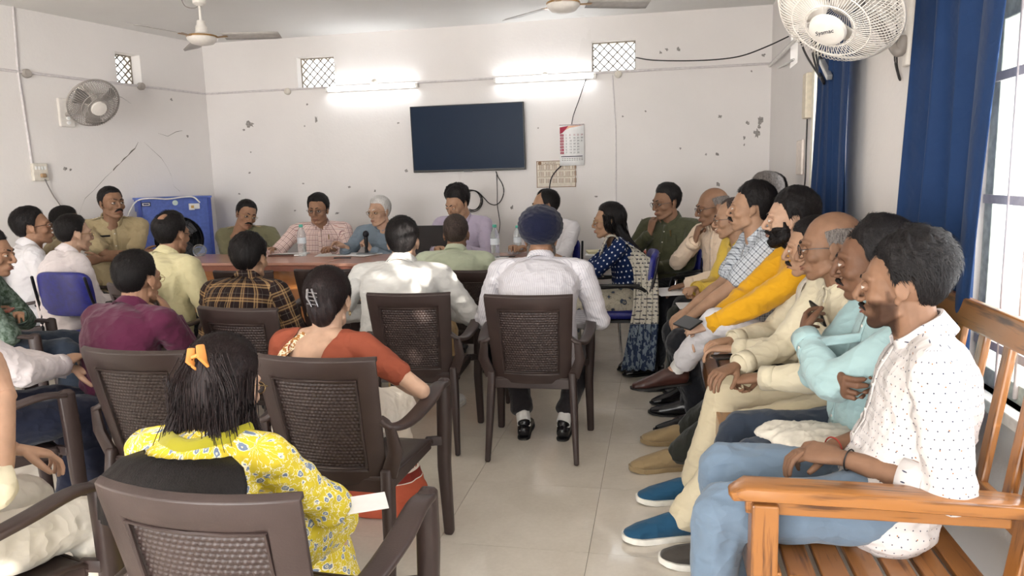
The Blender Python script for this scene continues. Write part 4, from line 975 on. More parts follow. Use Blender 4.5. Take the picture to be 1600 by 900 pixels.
# ---------------------------------------------------------------- table
TW = wood('table_laminate', '#b98a78', '#a97a66', .6, .28, (.15, 1, 1)); TF = wood('table_front', '#b0713c', '#9a5c2c', .6, .4, (.15, 1, 1)); TE = plain('table_edge', '#8a5544', .4)
def table(x0, x1, y0, y1, z, label):
    O = V((x0 + x1) / 2, (y0 + y1) / 2, 0); e = empty('conference_table', O, label, 'table', 'wooden tables pushed end to end before the officials'); L = x1 - x0; D_ = y1 - y0
    def bx(nm, c, s, mat, bev=.003): m = MB(); m.add(*box(V(*c), s)); return obj(nm, m, mat, e, O, smooth=False, bevel=bev)
    tp = bx('tabletop', (O[0], O[1], z - .0125), (L, D_, .025), TW, .006); m = MB(); m.add(*box((O[0], y0 + .004, z - .048), (L - .01, .02, .045))); obj('edge_band', m, TE, tp, O, smooth=False)
    bx('modesty_panel', (O[0], y0 + .10, z - .30), (L - .12, .02, .46), TF)
    for x in (x0 + .05, x1 - .05): bx('end_panel', (x, O[1], (z - .025) / 2), (.03, D_ - .12, z - .026), TF)
    for k in (1, 2): bx('panel_strip', (x0 + L * k / 3, y0 + .087, z - .30), (.05, .008, .46), TF)
    return e
ZT = .795
table(-4.25, -2.66, 5.52, 6.29, ZT, 'left wooden table with reddish laminate top, before the two men at left')
table(-2.655, -.95, 5.50, 6.29, ZT - .004, 'right wooden table under the laptop and water bottles')
def at_table(x, y):
    p = pz(x, y, ZT)
    if p[1] > 6.14: p[0] *= 6.14 / p[1]; p[1] = 6.14
    return p
# ---------------------------------------------------------------- television
p0, p1 = ppx(641, 167, YW - .07), ppx(821, 265, YW - .07); tw, th_ = p1[0] - p0[0], p0[2] - p1[2]; tc = V((p0[0] + p1[0]) / 2, YW - .06, (p0[2] + p1[2]) / 2)
tv = empty('television', tc, 'large black flat-screen television mounted on the back wall', 'television'); Rt = rotx(.05)
m = MB(); m.add(*box(tc, (tw, .035, th_), Rt)); obj('casing', m, BPLAS, tv, tc, smooth=False, bevel=.005)
t = NT('screen_off', .35, .12); t.col(srgb('#0a2038')); m = MB(); m.add(*box(tc + V(0, -.0190, .006) , (tw - .022, .003, th_ - .032), Rt)); obj('screen', m, t.m, tv, tc, smooth=False)
m = MB(); m.add(*box(tc + V(0, -.0185, -th_ / 2 + .002) , (.09, .006, .014), Rt)); obj('logo_lip', m, plain('dark_grey', '#3a3d42', .3), tv, tc, smooth=False)
m = MB(); m.add(*box(tc + V(0, .038, 0), (.4, .04, .25))); obj('wall_mount', m, BPLAS, tv, tc, smooth=False)
# ---------------------------------------------------------------- cables
CAB = plain('black_cable', '#1d1a1c', .5); CABG = plain('grey_cable', '#8b8480', .5); CABW = plain('white_cable', '#dedbd6', .5)
def cable(pts, r, mat, label, seg=48, cat='cable'):
    m = MB(); tube(m, pts, r, 7, seg=seg); o = obj('cable', m, mat, None, pts[0]); return tag(o, label, cat)
wb = lambda x, y, o=.012: ppx(x, y, YW - o)
cable([wb(775, 268), wb(778, 276), wb(785, 288), wb(787, 300), wb(783, 313), wb(775, 320), wb(765, 318), wb(756, 309), wb(747, 300), wb(738, 297), wb(730, 297)], .005, CAB, 'black cable looping down from the television to the coil')
cable([wb(776, 270), wb(777, 300), wb(777, 320), wb(780, 340), wb(781, 352), wb(778, 375), wb(776, 400)], .004, CAB, 'thin black wire dropping from the television behind the water bottle')
m = MB()
for k, (cx, cy, rx, ry) in enumerate([(736, 313, 15, 16), (738, 313, 14, 15), (735, 314, 17, 17)]):
    tube(m, [wb(cx + rx * cos(a) + k, cy + ry * sin(a), .012 + .006 * k) for a in np.linspace(-2.4, 2.0, 14)], .0045, 6, seg=42)
tag(obj('cable_coil', m, CAB, None, wb(736, 313)), 'coil of black cable hanging on the wall behind the young man', 'cable')
cable([wb(918, 115), wb(914, 128), wb(905, 155), wb(896, 180), wb(893, 196, .03)], .004, CAB, 'thin black cable slanting from the ventilator down to the calendar')
cable([wb(878, 258, .03), wb(868, 268, .03), wb(861, 280, .02), wb(858, 300), wb(857, 330)], .006, CAB, 'black cable curving out below the wall calendar')
cable([ppx(994, 90, YW - .02), ppx(1020, 94, 7.2), ppx(1070, 95, 6.9), ppx(1120, 93, 6.7), ppx(1160, 87, 6.5), ppx(1200, 72, 6.3), ppx(1232, 57, 6.2)], .0055, CAB, 'long black cable sagging between the back ventilator and the right wall')
# ---------------------------------------------------------------- calendars (flat paper)
INK = plain('ink', '#3b3a44', .8); RED = plain('red_print', '#a8324a', .8); BRN = plain('brown_print', '#8b6d55', .8); PAPER = plain('paper', '#eeedec', .7, var=.02)
def text(s, loc, size, mat, parent, origin, rot=(pi / 2, 0, 0), align='LEFT', name='lettering', ext=.0004, shear=0., mw=None):
    c = bpy.data.curves.new(name, 'FONT'); c.body = s; c.size = size; c.extrude = ext; c.align_x = align; c.shear = shear; c.resolution_u = 2
    tmp = bpy.data.objects.new('tmp', c); COL.objects.link(tmp); me = bpy.data.meshes.new_from_object(tmp); bpy.data.objects.remove(tmp); bpy.data.curves.remove(c)
    me.name = name; o = bpy.data.objects.new(name, me); COL.objects.link(o); o.parent = parent; me.materials.clear(); me.materials.append(mat)
    if mw is not None: o.matrix_local = mw
    else: o.location = tuple(np.asarray(loc) - origin); o.rotation_euler = rot
    return o
def sheet(c, w_, h, y, curl=.01):
    m = MB(); n = 8; v = []
    for i in range(n + 1):
        tt = i / n; v += [(c[0] - w_ / 2, y - curl * tt * tt, c[2] + h / 2 - h * tt), (c[0] + w_ / 2, y - curl * tt * tt * .6 , c[2] + h / 2 - h * tt)]
    return m.add(v, [(2 * i, 2 * i + 2, 2 * i + 3, 2 * i + 1) for i in range(n)])
a, b = wb(874, 196, .03), wb(913, 258, .03); c = (a + b) / 2; cw, chh = b[0] - a[0], a[2] - b[2]
cal = empty('wall_calendar', c, 'white wall calendar with a maroon day column hanging beside the television', 'calendar')
o = obj('page', sheet(c, cw, chh, c[1], .0), PAPER, cal, c, angle=False); md = o.modifiers.new('s', 'SOLIDIFY'); md.thickness = .006; md.offset = 1
m = MB(); m.add(*box((c[0], c[1], c[2] + chh / 2), (cw + .004, .012, .012))); obj('top_binding', m, plain('tin', '#9b8c8a', .4, .6), cal, c, smooth=False)
m = MB(); x0 = c[0] - cw / 2; zt_ = c[2] + chh / 2; yf = c[1] - .0085
m.add([(x0 + .004, yf, zt_ - .02), (x0 + .09, yf, zt_ - .008), (x0 + .055, yf, zt_ - .05), (x0 + .03, yf, zt_ - .075), (x0 + .004, yf, zt_ - .085)], [(0, 4, 3, 2, 1)]); obj('print_swoosh', m, RED, cal, c, smooth=False)
m = MB(); m.add([(x0 + .09, yf, zt_ - .008), (x0 + cw - .01, yf, zt_ - .008), (x0 + .10, yf, zt_ - .028), (x0 + .055, yf, zt_ - .05)], [(0, 3, 2, 1)]); obj('print_swoosh', m, plain('peach_print', '#e8b79a', .8), cal, c, smooth=False)
days = ['SUN', 'MON', 'TUE', 'WED', 'THU', 'FRI', 'SAT']; rh = .0285
for i, dn in enumerate(days):
    z = zt_ - .098 - i * rh; m = MB(); m.add(*box((x0 + .024, yf - .0015, z), (.036, .001, .022))); obj('day_box', m, RED, cal, c, smooth=False)
    text(dn, V(x0 + .011, yf - .0035, z - .005), .014, PAPER, cal, c)
    for k in range(5):
        dd = i + 1 + 7 * k
        if dd <= 31: text(str(dd), V(x0 + .062 + k * .037, yf - .004, z - .006), .022, RED if i == 0 else INK, cal, c)
m = MB(); m.add(*box((c[0], yf - .008, zt_ - .305), (cw - .03, .001, .008))); obj('print_rule', m, INK, cal, c, smooth=False)
for k in range(2):
    for j in range(9): m = MB(); m.add(*box((x0 + .03 + j * .024, yf - .010, zt_ - .325 - k * .016), (.016, .001, .005))); obj('print_line', m, CABG, cal, c, smooth=False)
a, b = wb(838, 252, .012), wb(900, 292, .012); c = (a + b) / 2; cw, chh = b[0] - a[0], a[2] - b[2]
cal = empty('chart_calendar', c, 'cream year planner sheet with a brown border, partly under the calendar', 'calendar'); CREAM = plain('cream_sheet', '#ddd3c4', .7)
obj('page', MB().add(*box(c, (cw, .003, chh))), CREAM, cal, c, smooth=False); yf = c[1] - .0022
m = MB()
for x in (-1, 1): m.add(*box((c[0] + x * (cw / 2 - .004), yf, c[2]), (.006, .001, chh)))
for z in (-1, 1): m.add(*box((c[0], yf, c[2] + z * (chh / 2 - .004)), (cw, .001, .006)))
obj('border', m, BRN, cal, c, smooth=False); m = MB()
for z in (.16, -.10, .36): m.add(*box((c[0], yf, c[2] + z * chh), (cw - .02, .001, .0035)))
obj('print_rule', m, BRN, cal, c, smooth=False)
lathe(mm := MB(), [(0, .001), (.018, .001), (.018, 0)], V(c[0] - cw / 2 + .035, yf, c[2] + chh * .42), (0, -1, 0), 16); obj('emblem', mm, BRN, cal, c, smooth=False)
text('CALENDAR', V(c[0] - cw / 2 + .065, yf - .001, c[2] + chh * .38), .026, BRN, cal, c)
for gx in range(6):
    for gz in range(3):
        for q in range(3): m = MB(); m.add(*box((c[0] - cw / 2 + .035 + gx * .066 + q * .016, yf, c[2] + chh * (.27 - gz * .26)), (.005, .001, .045))); obj('print_column', m, BRN, cal, c, smooth=False)
# ---------------------------------------------------------------- air cooler in the left corner
CB = plain('cooler_blue', '#5a70bd', .45, var=.08); CB2 = plain('cooler_blue_edge', '#3c4fa0', .45)
W_, D_ = .66, .58; cx0, cx1 = -W_ / 2, W_ / 2; cyf, cyb = -D_ / 2, D_ / 2; zt_ = ppx(300, 309, 6.65)[2]; OW = ppx(268, 390, 6.78); OW[2] = 0; O = V(0, 0, 0)
co_ = empty('air_cooler', OW, 'blue desert air cooler with round fan opening in the far left corner', 'air cooler', rz=radians(50))
def cbx(nm, c, s, mat, bev=.004, par=None): m = MB(); m.add(*box(V(*c), s)); return obj(nm, m, mat, par or co_, O, smooth=False, bevel=bev)
fr = MB(); Rf = W_ * .36; fc = V(W_ * .02, cyf, zt_ - .42); n = 40; v = []; cor = []
for i in range(n):
    a = 2 * pi * i / n + pi / 4; v.append(fc + V(cos(a) * Rf, 0, sin(a) * Rf)); q = max(abs(cos(a)), abs(sin(a))); X_ = cos(a) / q; Z_ = sin(a) / q
    cor.append(V((cx1 if X_ > 0 else cx0) * abs(X_) + fc[0] * (1 - abs(X_)), cyf, (zt_ if Z_ > 0 else .12) * abs(Z_) + fc[2] * (1 - abs(Z_))))
fr.add(v + cor, [(i, n + i, n + (i + 1) % n, (i + 1) % n) for i in range(n)]); o = obj('front_panel', fr, CB, co_, O, smooth=False); md = o.modifiers.new('s', 'SOLIDIFY'); md.thickness = .012; md.offset = 0
for x in (cx0, cx1): cbx('corner_post', (x, cyf - .008, zt_ / 2 + .05), (.03, .03, zt_ - .1), CB2)
cbx('top_panel', (0, 0, zt_ + .006), (W_ + .05, D_ + .05, .02), CB); cbx('back_panel', (0, cyb, zt_ / 2 + .05), (W_, .02, zt_ - .1), CB); cbx('side_panel', (cx1, 0, zt_ / 2 + .05), (.02, D_, zt_ - .1), CB); cbx('tank', (0, 0, .16), (W_ + .02, D_ + .02, .26), CB)
m = MB(); lathe(m, [(Rf * .98, .0), (Rf * .98, -.16), (.0, -.17)], fc, (0, -1, 0), 36); obj('fan_shroud', m, plain('dark_void', '#1b1a1d', .8), co_, O)
m = MB()
for k in range(1, 6): torus(m, fc + V(0, -.012, 0), Rf * k / 5.6, .0025, (0, 1, 0), 36, 5)
for k in range(12): a = 2 * pi * k / 12; tube(m, [fc + V(0, -.012, 0), fc + V(cos(a) * Rf, -.012, sin(a) * Rf)], .0025, 5, smooth=False)
tag(obj('fan_grille', m, BLKM, co_, O), kind='stuff')
for k in range(4):
    a = k * pi / 2 + .4; d = V(cos(a), 0, sin(a)); e_ = V(-sin(a), 0, cos(a)); m = MB(); m.add([fc + V(0, .06, 0) + d * .04, fc + V(0, .09, 0) + d * .05 + e_ * .09, fc + V(0, .10, 0) + d * Rf * .85 + e_ * .14, fc + V(0, .05, 0) + d * Rf * .88], [(0, 1, 2, 3)])
    obj('fan_blade', m, plain('grey_blade', '#55565c', .5), co_, O, smooth=False)
for z0, z1, y0, y1 in ((zt_ - .12, zt_, cyf, cyb), (.12, .3, cyf, cyb), (.3, zt_ - .12, cyf, cyf + .07), (.3, zt_ - .12, cyb - .06, cyb)): cbx('pad_frame', (cx0, (y0 + y1) / 2, (z0 + z1) / 2), (.025, y1 - y0, z1 - z0), CB)
t = NT('straw_pad', .95, .1); o, _ = t.obj(); n_ = t.noise(o, 60, 4, .7, (1, 1, .4)); t.col(t.ramp(n_, [(.35, srgb('#4a3c28')), (.6, srgb('#8a7550'))])); t.bump(n_, 1., .01); cbx('straw_pad', (cx0 + .012, 0, (zt_ + .18) / 2), (.02, D_ - .13, zt_ - .42), t.m)
m = MB(); c = V(cx0 + .06, cyf - .02, zt_ - .05); m.add(*box(c, (.085, .004, .04))); st = obj('sticker', m, plain('sticker_navy', '#26305e', .5), co_, O, smooth=False)
m = MB(); m.add(*box(c + V(0, -.002, 0), (.066, .004, .024))); obj('sticker_print', m, PAPER, st, O, smooth=False); m = MB(); m.add(*box(c + V(0, -.004, 0), (.05, .004, .013))); obj('sticker_print', m, MATS['sticker_navy'], st, O, smooth=False)
c = V(0, cyf - .010, zt_ - .045); m = MB(); lathe(m, [(0, .004), (.026, .004), (.026, 0)], c, (0, -1, 0), 20); obj('round_sticker', m, plain('mint', '#cfe0dc', .5), co_, O, smooth=False)
c = V(cx1 - .16, cyf - .024, zt_ - .09); m = MB(); m.add(*box(c + V(-.02, 0, 0), (.05, .03, .065))); m.add(*box(c + V(.03, 0, .004), (.05, .03, .055))); o = obj('plug_socket', m, PAPER, co_, O, smooth=False, bevel=.004)
m = MB(); m.add(*box(c + V(-.018, -.02, 0), (.024, .02, .026))); obj('switch', m, plain('amber', '#cfa860', .5), o, O, smooth=False)
cable([ppx(196, 352, 6.25), ppx(203, 330, 6.3), ppx(214, 314, 6.32), ppx(235, 310, 6.36), ppx(262, 311, 6.38), ppx(285, 308, 6.40), ppx(302, 308, 6.42), ppx(312, 316, 6.44)], .007, CABW, 'white cable running across the blue cooler to its plug')
# ---------------------------------------------------------------- switchboard on left wall
c = plx(62, 269, .02); e = empty('switchboard', c, 'white switchboard with a brown plug on the left wall', 'switchboard'); R = np.stack([LD, LN, V(0, 0, 1)], 1)
m = MB(); m.add(*box(c, (.13, .04, .15), R)); obj('box', m, JB, e, c, smooth=False, bevel=.006)
for i in range(4): m = MB(); m.add(*box(c + LD * (-.042 + .026 * i) + LN * .024 + V(0, 0, .035), (.016, .01, .028), R)); obj('switch', m, PAPER, e, c, smooth=False, bevel=.002)
m = MB(); m.add(*box(c + LD * .01 + LN * .03 + V(0, 0, -.03), (.04, .03, .035), R)); obj('plug', m, plain('tan_plug', '#a58868', .5), e, c, smooth=False, bevel=.006)
cable([plx(70, 280, .05), plx(75, 290, .03), plx(83, 305, .02), plx(92, 318, .02), plx(98, 327, .02)], .005, CABG, 'grey flex hanging from the switchboard plug')
# ---------------------------------------------------------------- wall fans
FANW = plain('fan_white', '#e3ddd6', .35, var=.03); FANG = plain('fan_grey', '#9a938e', .4)
def fan_cage(par, O, c, ax, R, upv, nw=72, wr=.0022, mat=None, back=True, depth=.10, plate=.36):
    x, y, d = frame(ax, upv); mat = mat or FANW; m = MB()
    for k in range(nw):
        a = 2 * pi * k / nw; r = x * cos(a) + y * sin(a); t_ = x * -sin(a) + y * cos(a)
        m.add(*loft(bez([c + r * R * plate * .9 + d * depth * .95, c + r * R * .62 + d * depth * .85, c + r * R * .86 + t_ * R * .03 + d * depth * .55, c + r * R * .985 + t_ * R * .05 + d * depth * .05], 9), [wr] * 10, 4, cap=False))
    o = tag(obj('front_grille', m, mat, par, O), kind='stuff')
    m = MB()
    for q, h in ((.62, .85), (.40, .95)): torus(m, c + d * depth * h, R * q, wr * 1.5, d, 48, 5)
    obj('grille_ring', m, mat, o, O)
    if back:
        m = MB()
        for k in range(nw):
            a = 2 * pi * (k + .5) / nw; r = x * cos(a) + y * sin(a)
            m.add(*loft(bez([c + r * R * .30 - d * depth * .75, c + r * R * .7 - d * depth * .65, c + r * R * .96 - d * depth * .15, c + r * R * .985], 9), [wr] * 10, 4, cap=False))
        tag(obj('rear_grille', m, mat, par, O), kind='stuff')
    m = MB(); torus(m, c, R * .99, wr * 3, d, 60, 8, mi=0); obj('rim', m, mat, par, O)
    return x, y, d
def fan_blades(par, O, c, x, y, d, R, mat, n=3, w_=.55):
    for k in range(n):
        m = MB(); a0 = 2 * pi * k / n + .5; v = []; N1, N2 = 8, 7
        for i in range(N1):
            rr = R * (.16 + .74 * i / (N1 - 1)); wd = w_ * (.35 + .65 * sin(min(1, i / (N1 - 1) * 1.25 + .15) * pi * .62))
            for j in range(N2): q = -.5 + j / (N2 - 1); a = a0 + q * wd * 1.6 * (R * .5 / rr) ** .35 + .25 * i / N1; v.append(c + (x * cos(a) + y * sin(a)) * rr + d * (.035 * q + .01 * (1 - 4 * q * q)))
        m.add(v, [(i * N2 + j, i * N2 + j + 1, (i + 1) * N2 + j + 1, (i + 1) * N2 + j) for i in range(N1 - 1) for j in range(N2 - 1)]); b = obj('blade', m, mat, par, O, angle=False); md = b.modifiers.new('s', 'SOLIDIFY'); md.thickness = .003
# big fan at top right: faces the room and down, seen from below
c = pX(1311, 16, .62); ax = nrm(V(-.50, -.50, -.78)); wf = empty('wall_fan', c, 'large white wall fan at top right, its cage tilted down over the benches', 'fan')
x, y, d = fan_cage(wf, c, c, ax, .222, (0, 0, 1), 84, .0017, plate=.40, depth=.085)
lathe(m := MB(), [(0, .014), (.045, .012), (.062, .006), (.066, -.006)], c + d * .10, d, 36); hb = obj('hub_plate', m, FANW, wf, c)
fan_blades(wf, c, c + d * .01, x, y, d, .215, plain('fan_blade_clear', '#d8d2cb', .3), 3)
mw_ = Matrix([list(map(float, (xx, yy, dd_, cc))) for xx, yy, dd_, cc in zip(-x if x[0] < 0 else x, y if y[2] > 0 else -y, d, (d * .1185))] + [[0, 0, 0, 1]])
tx = text('Sysmac', None, .024, INK, wf, c, align='CENTER', shear=.3, mw=mw_)
lathe(m := MB(), [(0, -.16), (.035, -.16), (.05, -.13), (.055, -.06), (.04, -.02), (0, -.0)], c, d, 24); obj('motor_housing', m, FANW, wf, c)
wpt = pX(1424, 42, XR); m = MB(); m.add(*loft([wpt + V(-.012, 0, .13), wpt + V(-.014, 0, 0), wpt + V(-.012, 0, -.15)], [(.045, .014), (.06, .016), (.03, .012)], 16, ref=(1, 0, 0), sq=.6)); obj('wall_plate', m, FANW, wf, c)
m = MB(); tube(m, [c - d * .12, c - d * .16 + V(.03, .03, .02), wpt + V(-.08, 0, .06), wpt + V(-.02, 0, .03)], .020, 12); obj('support_arm', m, FANW, wf, c)
m = MB(); tube(m, [c - d * .13 + V(0, 0, -.03), wpt + V(-.10, -.02, -.03), wpt + V(-.05, -.02, -.10), wpt + V(-.03, -.02, -.05)], .022, 10); obj('swivel_joint', m, FANG, wf, c)
cable([wpt + V(-.03, .0, .02), wpt + V(-.05, .03, -.10), wpt + V(-.03, .04, -.19), wpt + V(-.012, .07, -.20), wpt + V(-.012, .13, -.12), wpt + V(-.012, .16, .1), wpt + V(-.012, .17, .5)], .0035, CAB, 'thin cable looping under the big wall fan')
# small fan on the left wall, seen edge-on
c = ppx(146, 161, 5.60); ax = nrm(V(.72, -.30, -.50)); sf = empty('wall_fan', c, 'small grey-white wall fan on the left wall above the switchboard', 'fan')
x, y, d = fan_cage(sf, c, c, ax, .215, (0, 0, 1), 60, .0026, FANG, plate=.34); fan_blades(sf, c, c + d * .01, x, y, d, .215, plain('fan_blade_grey', '#7d7874', .3), 3)
lathe(m := MB(), [(0, .012), (.06, .008), (.066, -.01)], c + d * .10, d, 24); obj('hub_plate', m, FANW, sf, c); lathe(m := MB(), [(0, -.24), (.05, -.24), (.065, -.20), (.065, -.08), (.05, -.02), (0, -.0)], c, d, 24); obj('motor_housing', m, FANW, sf, c)
wp = plx(103, 176, .015); R = np.stack([LD, LN, V(0, 0, 1)], 1); m = MB(); m.add(*box(wp, (.14, .03, .25), R)); obj('wall_plate', m, FANW, sf, c, smooth=False, bevel=.01)
m = MB(); tube(m, [wp + LN * .01 + V(0, 0, -.02), wp + LN * .10 + V(0, 0, .0), (wp + c) / 2 + V(0, 0, -.02), c - d * .14], .022, 10); obj('support_arm', m, FANG, sf, c)
for i, z in enumerate((-.05, -.09)): lathe(m := MB(), [(0, .02), (.014, .02), (.014, 0)], wp + LN * .015 + V(0, 0, z), LN, 12); obj('knob', m, PAPER, sf, c)
# ceiling fans
GOLD = plain('fan_gold', '#b08a5a', .3, .5); FBL = plain('fan_blade_ceiling', '#b3aea9', .4)
def ceiling_fan(c, ang, label, R=.62):
    e = empty('ceiling_fan', c, label, 'fan'); top = V(c[0], c[1], ZC - .005)
    lathe(m := MB(), [(0, -.055), (.03, -.055), (.085, -.04), (.112, -.015), (.118, .0), (.105, .022), (.05, .04), (.045, .09), (.035, .10), (.03, .135), (0, .14)], c, (0, 0, 1), 32); mh = obj('motor', m, FANW, e, c)
    torus(m := MB(), c + V(0, 0, .012), .114, .007, (0, 0, 1), 36, 6); obj('gold_trim', m, GOLD, mh, c)
    m = MB(); tube(m, [c + V(0, 0, .12), top], .011, 10, smooth=False); obj('down_rod', m, FANW, e, c); lathe(m := MB(), [(.018, -.10), (.05, -.08), (.058, -.02), (.058, 0)], top, (0, 0, 1), 24); obj('canopy', m, FANW, e, c)
    for k in range(3):
        a = ang + 2 * pi * k / 3; d = V(cos(a), sin(a), 0); s_ = V(-sin(a), cos(a), 0); m = MB(); m.add(*loft([c + d * .09 + V(0, 0, .004), c + d * .20 + V(0, 0, .01)], [(.022, .004), (.035, .004)], 8)); ir = obj('blade_iron', m, GOLD, e, c)
        v = []; 
        for i in range(8):
            r = .17 + (R - .17) * i / 7; wd = .062 + .012 * i / 7
            if i == 7: wd *= .75
            for q in (-1, -.3, .4, 1): v.append(c + d * r + s_ * q * wd + V(0, 0, .010 - q * .014))
        m = MB(); m.add(v, [(i * 4 + j, i * 4 + j + 1, (i + 1) * 4 + j + 1, (i + 1) * 4 + j) for i in range(7) for j in range(3)]); o = obj('blade', m, FBL, e, c, angle=False); md = o.modifiers.new('s', 'SOLIDIFY'); md.thickness = .003
    return e
ceiling_fan(pz(316, 60, 2.60), radians(12), 'white ceiling fan at left, one blade towards the back wall ventilator')
ceiling_fan(pz(880, 8, 2.62), radians(20), 'white ceiling fan above the television, nearer the middle of the room')
m = MB(); cf = pz(312, 8, 2.9); cable([cf + V(.0, 0, 0), cf + V(-.06, 0, -.02), cf + V(-.13, 0, .0), cf + V(-.16, 0, .05)], .004, CABG, 'short wire beside the left ceiling fan canopy')
# ---------------------------------------------------------------- right wall services
px_ = lambda x, y, o=.02: pX(x, y, XR - o)
c = px_(1262, 150, .03); m = MB(); m.add(*box(c, (.05, .12, .30))); tag(obj('switch_box', m, plain('cream_box', '#d9cdb8', .5), None, c, smooth=False, bevel=.008), 'tall cream junction box on the right wall left of the far curtain', 'junction box')
c = px_(1250, 246, .012); m = MB(); m.add(*box(c, (.02, .22, .25))); tag(obj('switch_plate', m, plain('cream_plate', '#e5d9cf', .5), None, c, smooth=False, bevel=.008), 'pale flat switch plate low on the right wall', 'switch plate')
for i, (x0, x1, lab) in enumerate(((1247, 1276, 'leftmost black cable hanging from the wall fan to the cream box'), (1268, 1278, 'second black cable hanging to the cream box'), (1275, 1281, 'third black cable hanging to the cream box'), (1283, 1287, 'fourth black cable hanging to the cream box'))):
    a = px_(x0, 52, .05); b = px_(x1, 112, .06); cable([a, (a + b) / 2 + V(-.01, 0, -.01), b, px_(1284 + i, 122 + 3 * i, .08), px_(1290, 110, .05)], .007, CAB, lab)
cable([px_(1262, 168, .02), px_(1260, 220, .01), px_(1258, 280, .01), px_(1255, 300, .01)], .005, CAB, 'thin wire running down the right wall below the cream box')
c = px_(1290, 108, .10); m = MB(); m.add(*box(c, (.03, .25, .03), rotx(.5))); tag(obj('curtain_bracket', m, ROD, None, c, smooth=False, bevel=.004), 'pale bracket arm beside the cream junction box', 'bracket')
a, b = ppx(1203, 103, YW - .2), ppx(1243, 62, 5.9); c = (a + b) / 2
e = empty('angle_bracket', c, 'white metal angle bracket in the far right corner under the ventilator', 'bracket'); m = MB(); tube(m, [a, b], .014, 6, smooth=False); obj('long_arm', m, WPAINT, e, c); m = MB(); tube(m, [a + V(.05, -.1, -.04), b + V(-.01, 0, -.14)], .010, 6, smooth=False); obj('short_arm', m, WPAINT, e, c)
# ---------------------------------------------------------------- table-top things
t = NT('clear_plastic', .05, .5); t.b.inputs['Transmission Weight'].default_value = .85; t.b.inputs['IOR'].default_value = 1.2; t.col(srgb('#eef4f6')); CLEAR = t.m
t = NT('glass_lens', .03, .5); t.b.inputs['Transmission Weight'].default_value = 1.; t.b.inputs['IOR'].default_value = 1.02; MATS['lens'] = t.m
GCAP = plain('green_cap', '#4fae9a', .4)
def bottle(x, y, h, label, par=None):
    p = at_table(x, y) + V(0, 0, .001); e = empty('water_bottle', p, label, 'bottle', 'plastic water bottles on the table'); r = .036 * h / .26
    prof = [(0, .001), (r * .85, .0), (r, .008)] + [(r * (1 - .05 * (i % 2)), .02 + i * .013 * h / .26) for i in range(11)] + [(r, h * .66), (r * .92, h * .74), (r * .5, h * .88), (r * .38, h * .90), (r * .38, h * .93)]
    lathe(m := MB(), prof, p, (0, 0, 1), 20); obj('bottle_body', m, CLEAR, e, p); lathe(m := MB(), [(r * .44, h * .915), (r * .46, h * .92), (r * .46, h * .985), (r * .40, h), (0, h)], p, (0, 0, 1), 16); obj('cap', m, GCAP, e, p)
    lathe(m := MB(), [(r * 1.01, h * .40), (r * 1.015, h * .405), (r * 1.015, h * .58), (r * 1.01, h * .585)], p, (0, 0, 1), 20); obj('label_band', m, plain('label_clear', '#dfe7ee', .4), e, p)
bottle(473, 400, .28, 'clear water bottle with green cap before the checked pink shirt'); bottle(774, 403, .27, 'clear water bottle with green cap left of the turbaned man'); bottle(809, 396, .24, 'water bottle half hidden behind the turbaned man\'s left')
def slab(nm, x, y, sx, sy, sz, rz, mat, label, cat, lift=.0, grp=None, tilt=0., pos=None):
    p = (at_table(x, y) if pos is None else pos) + V(0, 0, sz / 2 + .001 + lift); m = MB(); m.add(*box((0, 0, 0), (sx, sy, sz))); o = obj(nm, m, mat, None, None, smooth=False, bevel=min(.003, sz * .3)); o.location = tuple(p); o.rotation_euler = (tilt, 0, rz); return tag(o, label, cat, grp)
slab('notebook', 447, 393, .36, .22, .012, .1, PAPER, 'white notebook open before the checked pink shirt', 'notebook')
slab('paper_sheet', 525, 396, .34, .24, .003, .25, PAPER, 'white paper sheet lying left of the microphone man', 'paper'); slab('paper_sheet', 560, 398, .34, .26, .004, -.3, PAPER, 'white paper stack under the microphone man\'s hands', 'paper')
slab('phone', 440, 400, .26, .09, .012, .12, plain('brown_case', '#5a3328', .4), 'brown cased phone lying by the notebook', 'phone'); slab('phone', 573, 398, .17, .08, .009, .1, plain('grey_phone', '#6b6f72', .3), 'grey phone on the papers before the microphone man', 'phone', lift=.005)
slab('pen', 535, 404, .15, .012, .010, .1, BPLAS, 'dark pen at the table edge near the papers', 'pen'); slab('pen', 790, 402, .16, .014, .010, .0, BPLAS, 'black pen between the two water bottles', 'pen')
slab('paper_sheet', 745, 404, .5, .28, .004, 0, PAPER, 'white papers behind the pale green shirt', 'paper')
# glass on the left of the table
p = at_table(311, 387) + V(0, 0, .03); lathe(m := MB(), [(0, .0), (.052, 0), (.060, .02), (.062, .045), (.055, .05), (.05, .03), (0, .012)], p, nrm(V(.5, -.6, .5)), 24); g_ = tag(obj('glass_bowl', m, CLEAR, None, p), 'clear glass bowl on the table by the balding man in pale yellow', 'bowl')
# laptop
c = at_table(672, 395); lp = empty('laptop', c, 'black laptop open before the young man in lavender', 'laptop'); m = MB(); m.add(*box(c + V(0, .12, .010), (.36, .25, .016))); obj('keyboard_base', m, BPLAS, lp, c, smooth=False, bevel=.004)
m = MB(); m.add(*box(c + V(0, -.02, .135), (.36, .010, .24), rotx(.15))); obj('lid', m, BPLAS, lp, c, smooth=False, bevel=.004)
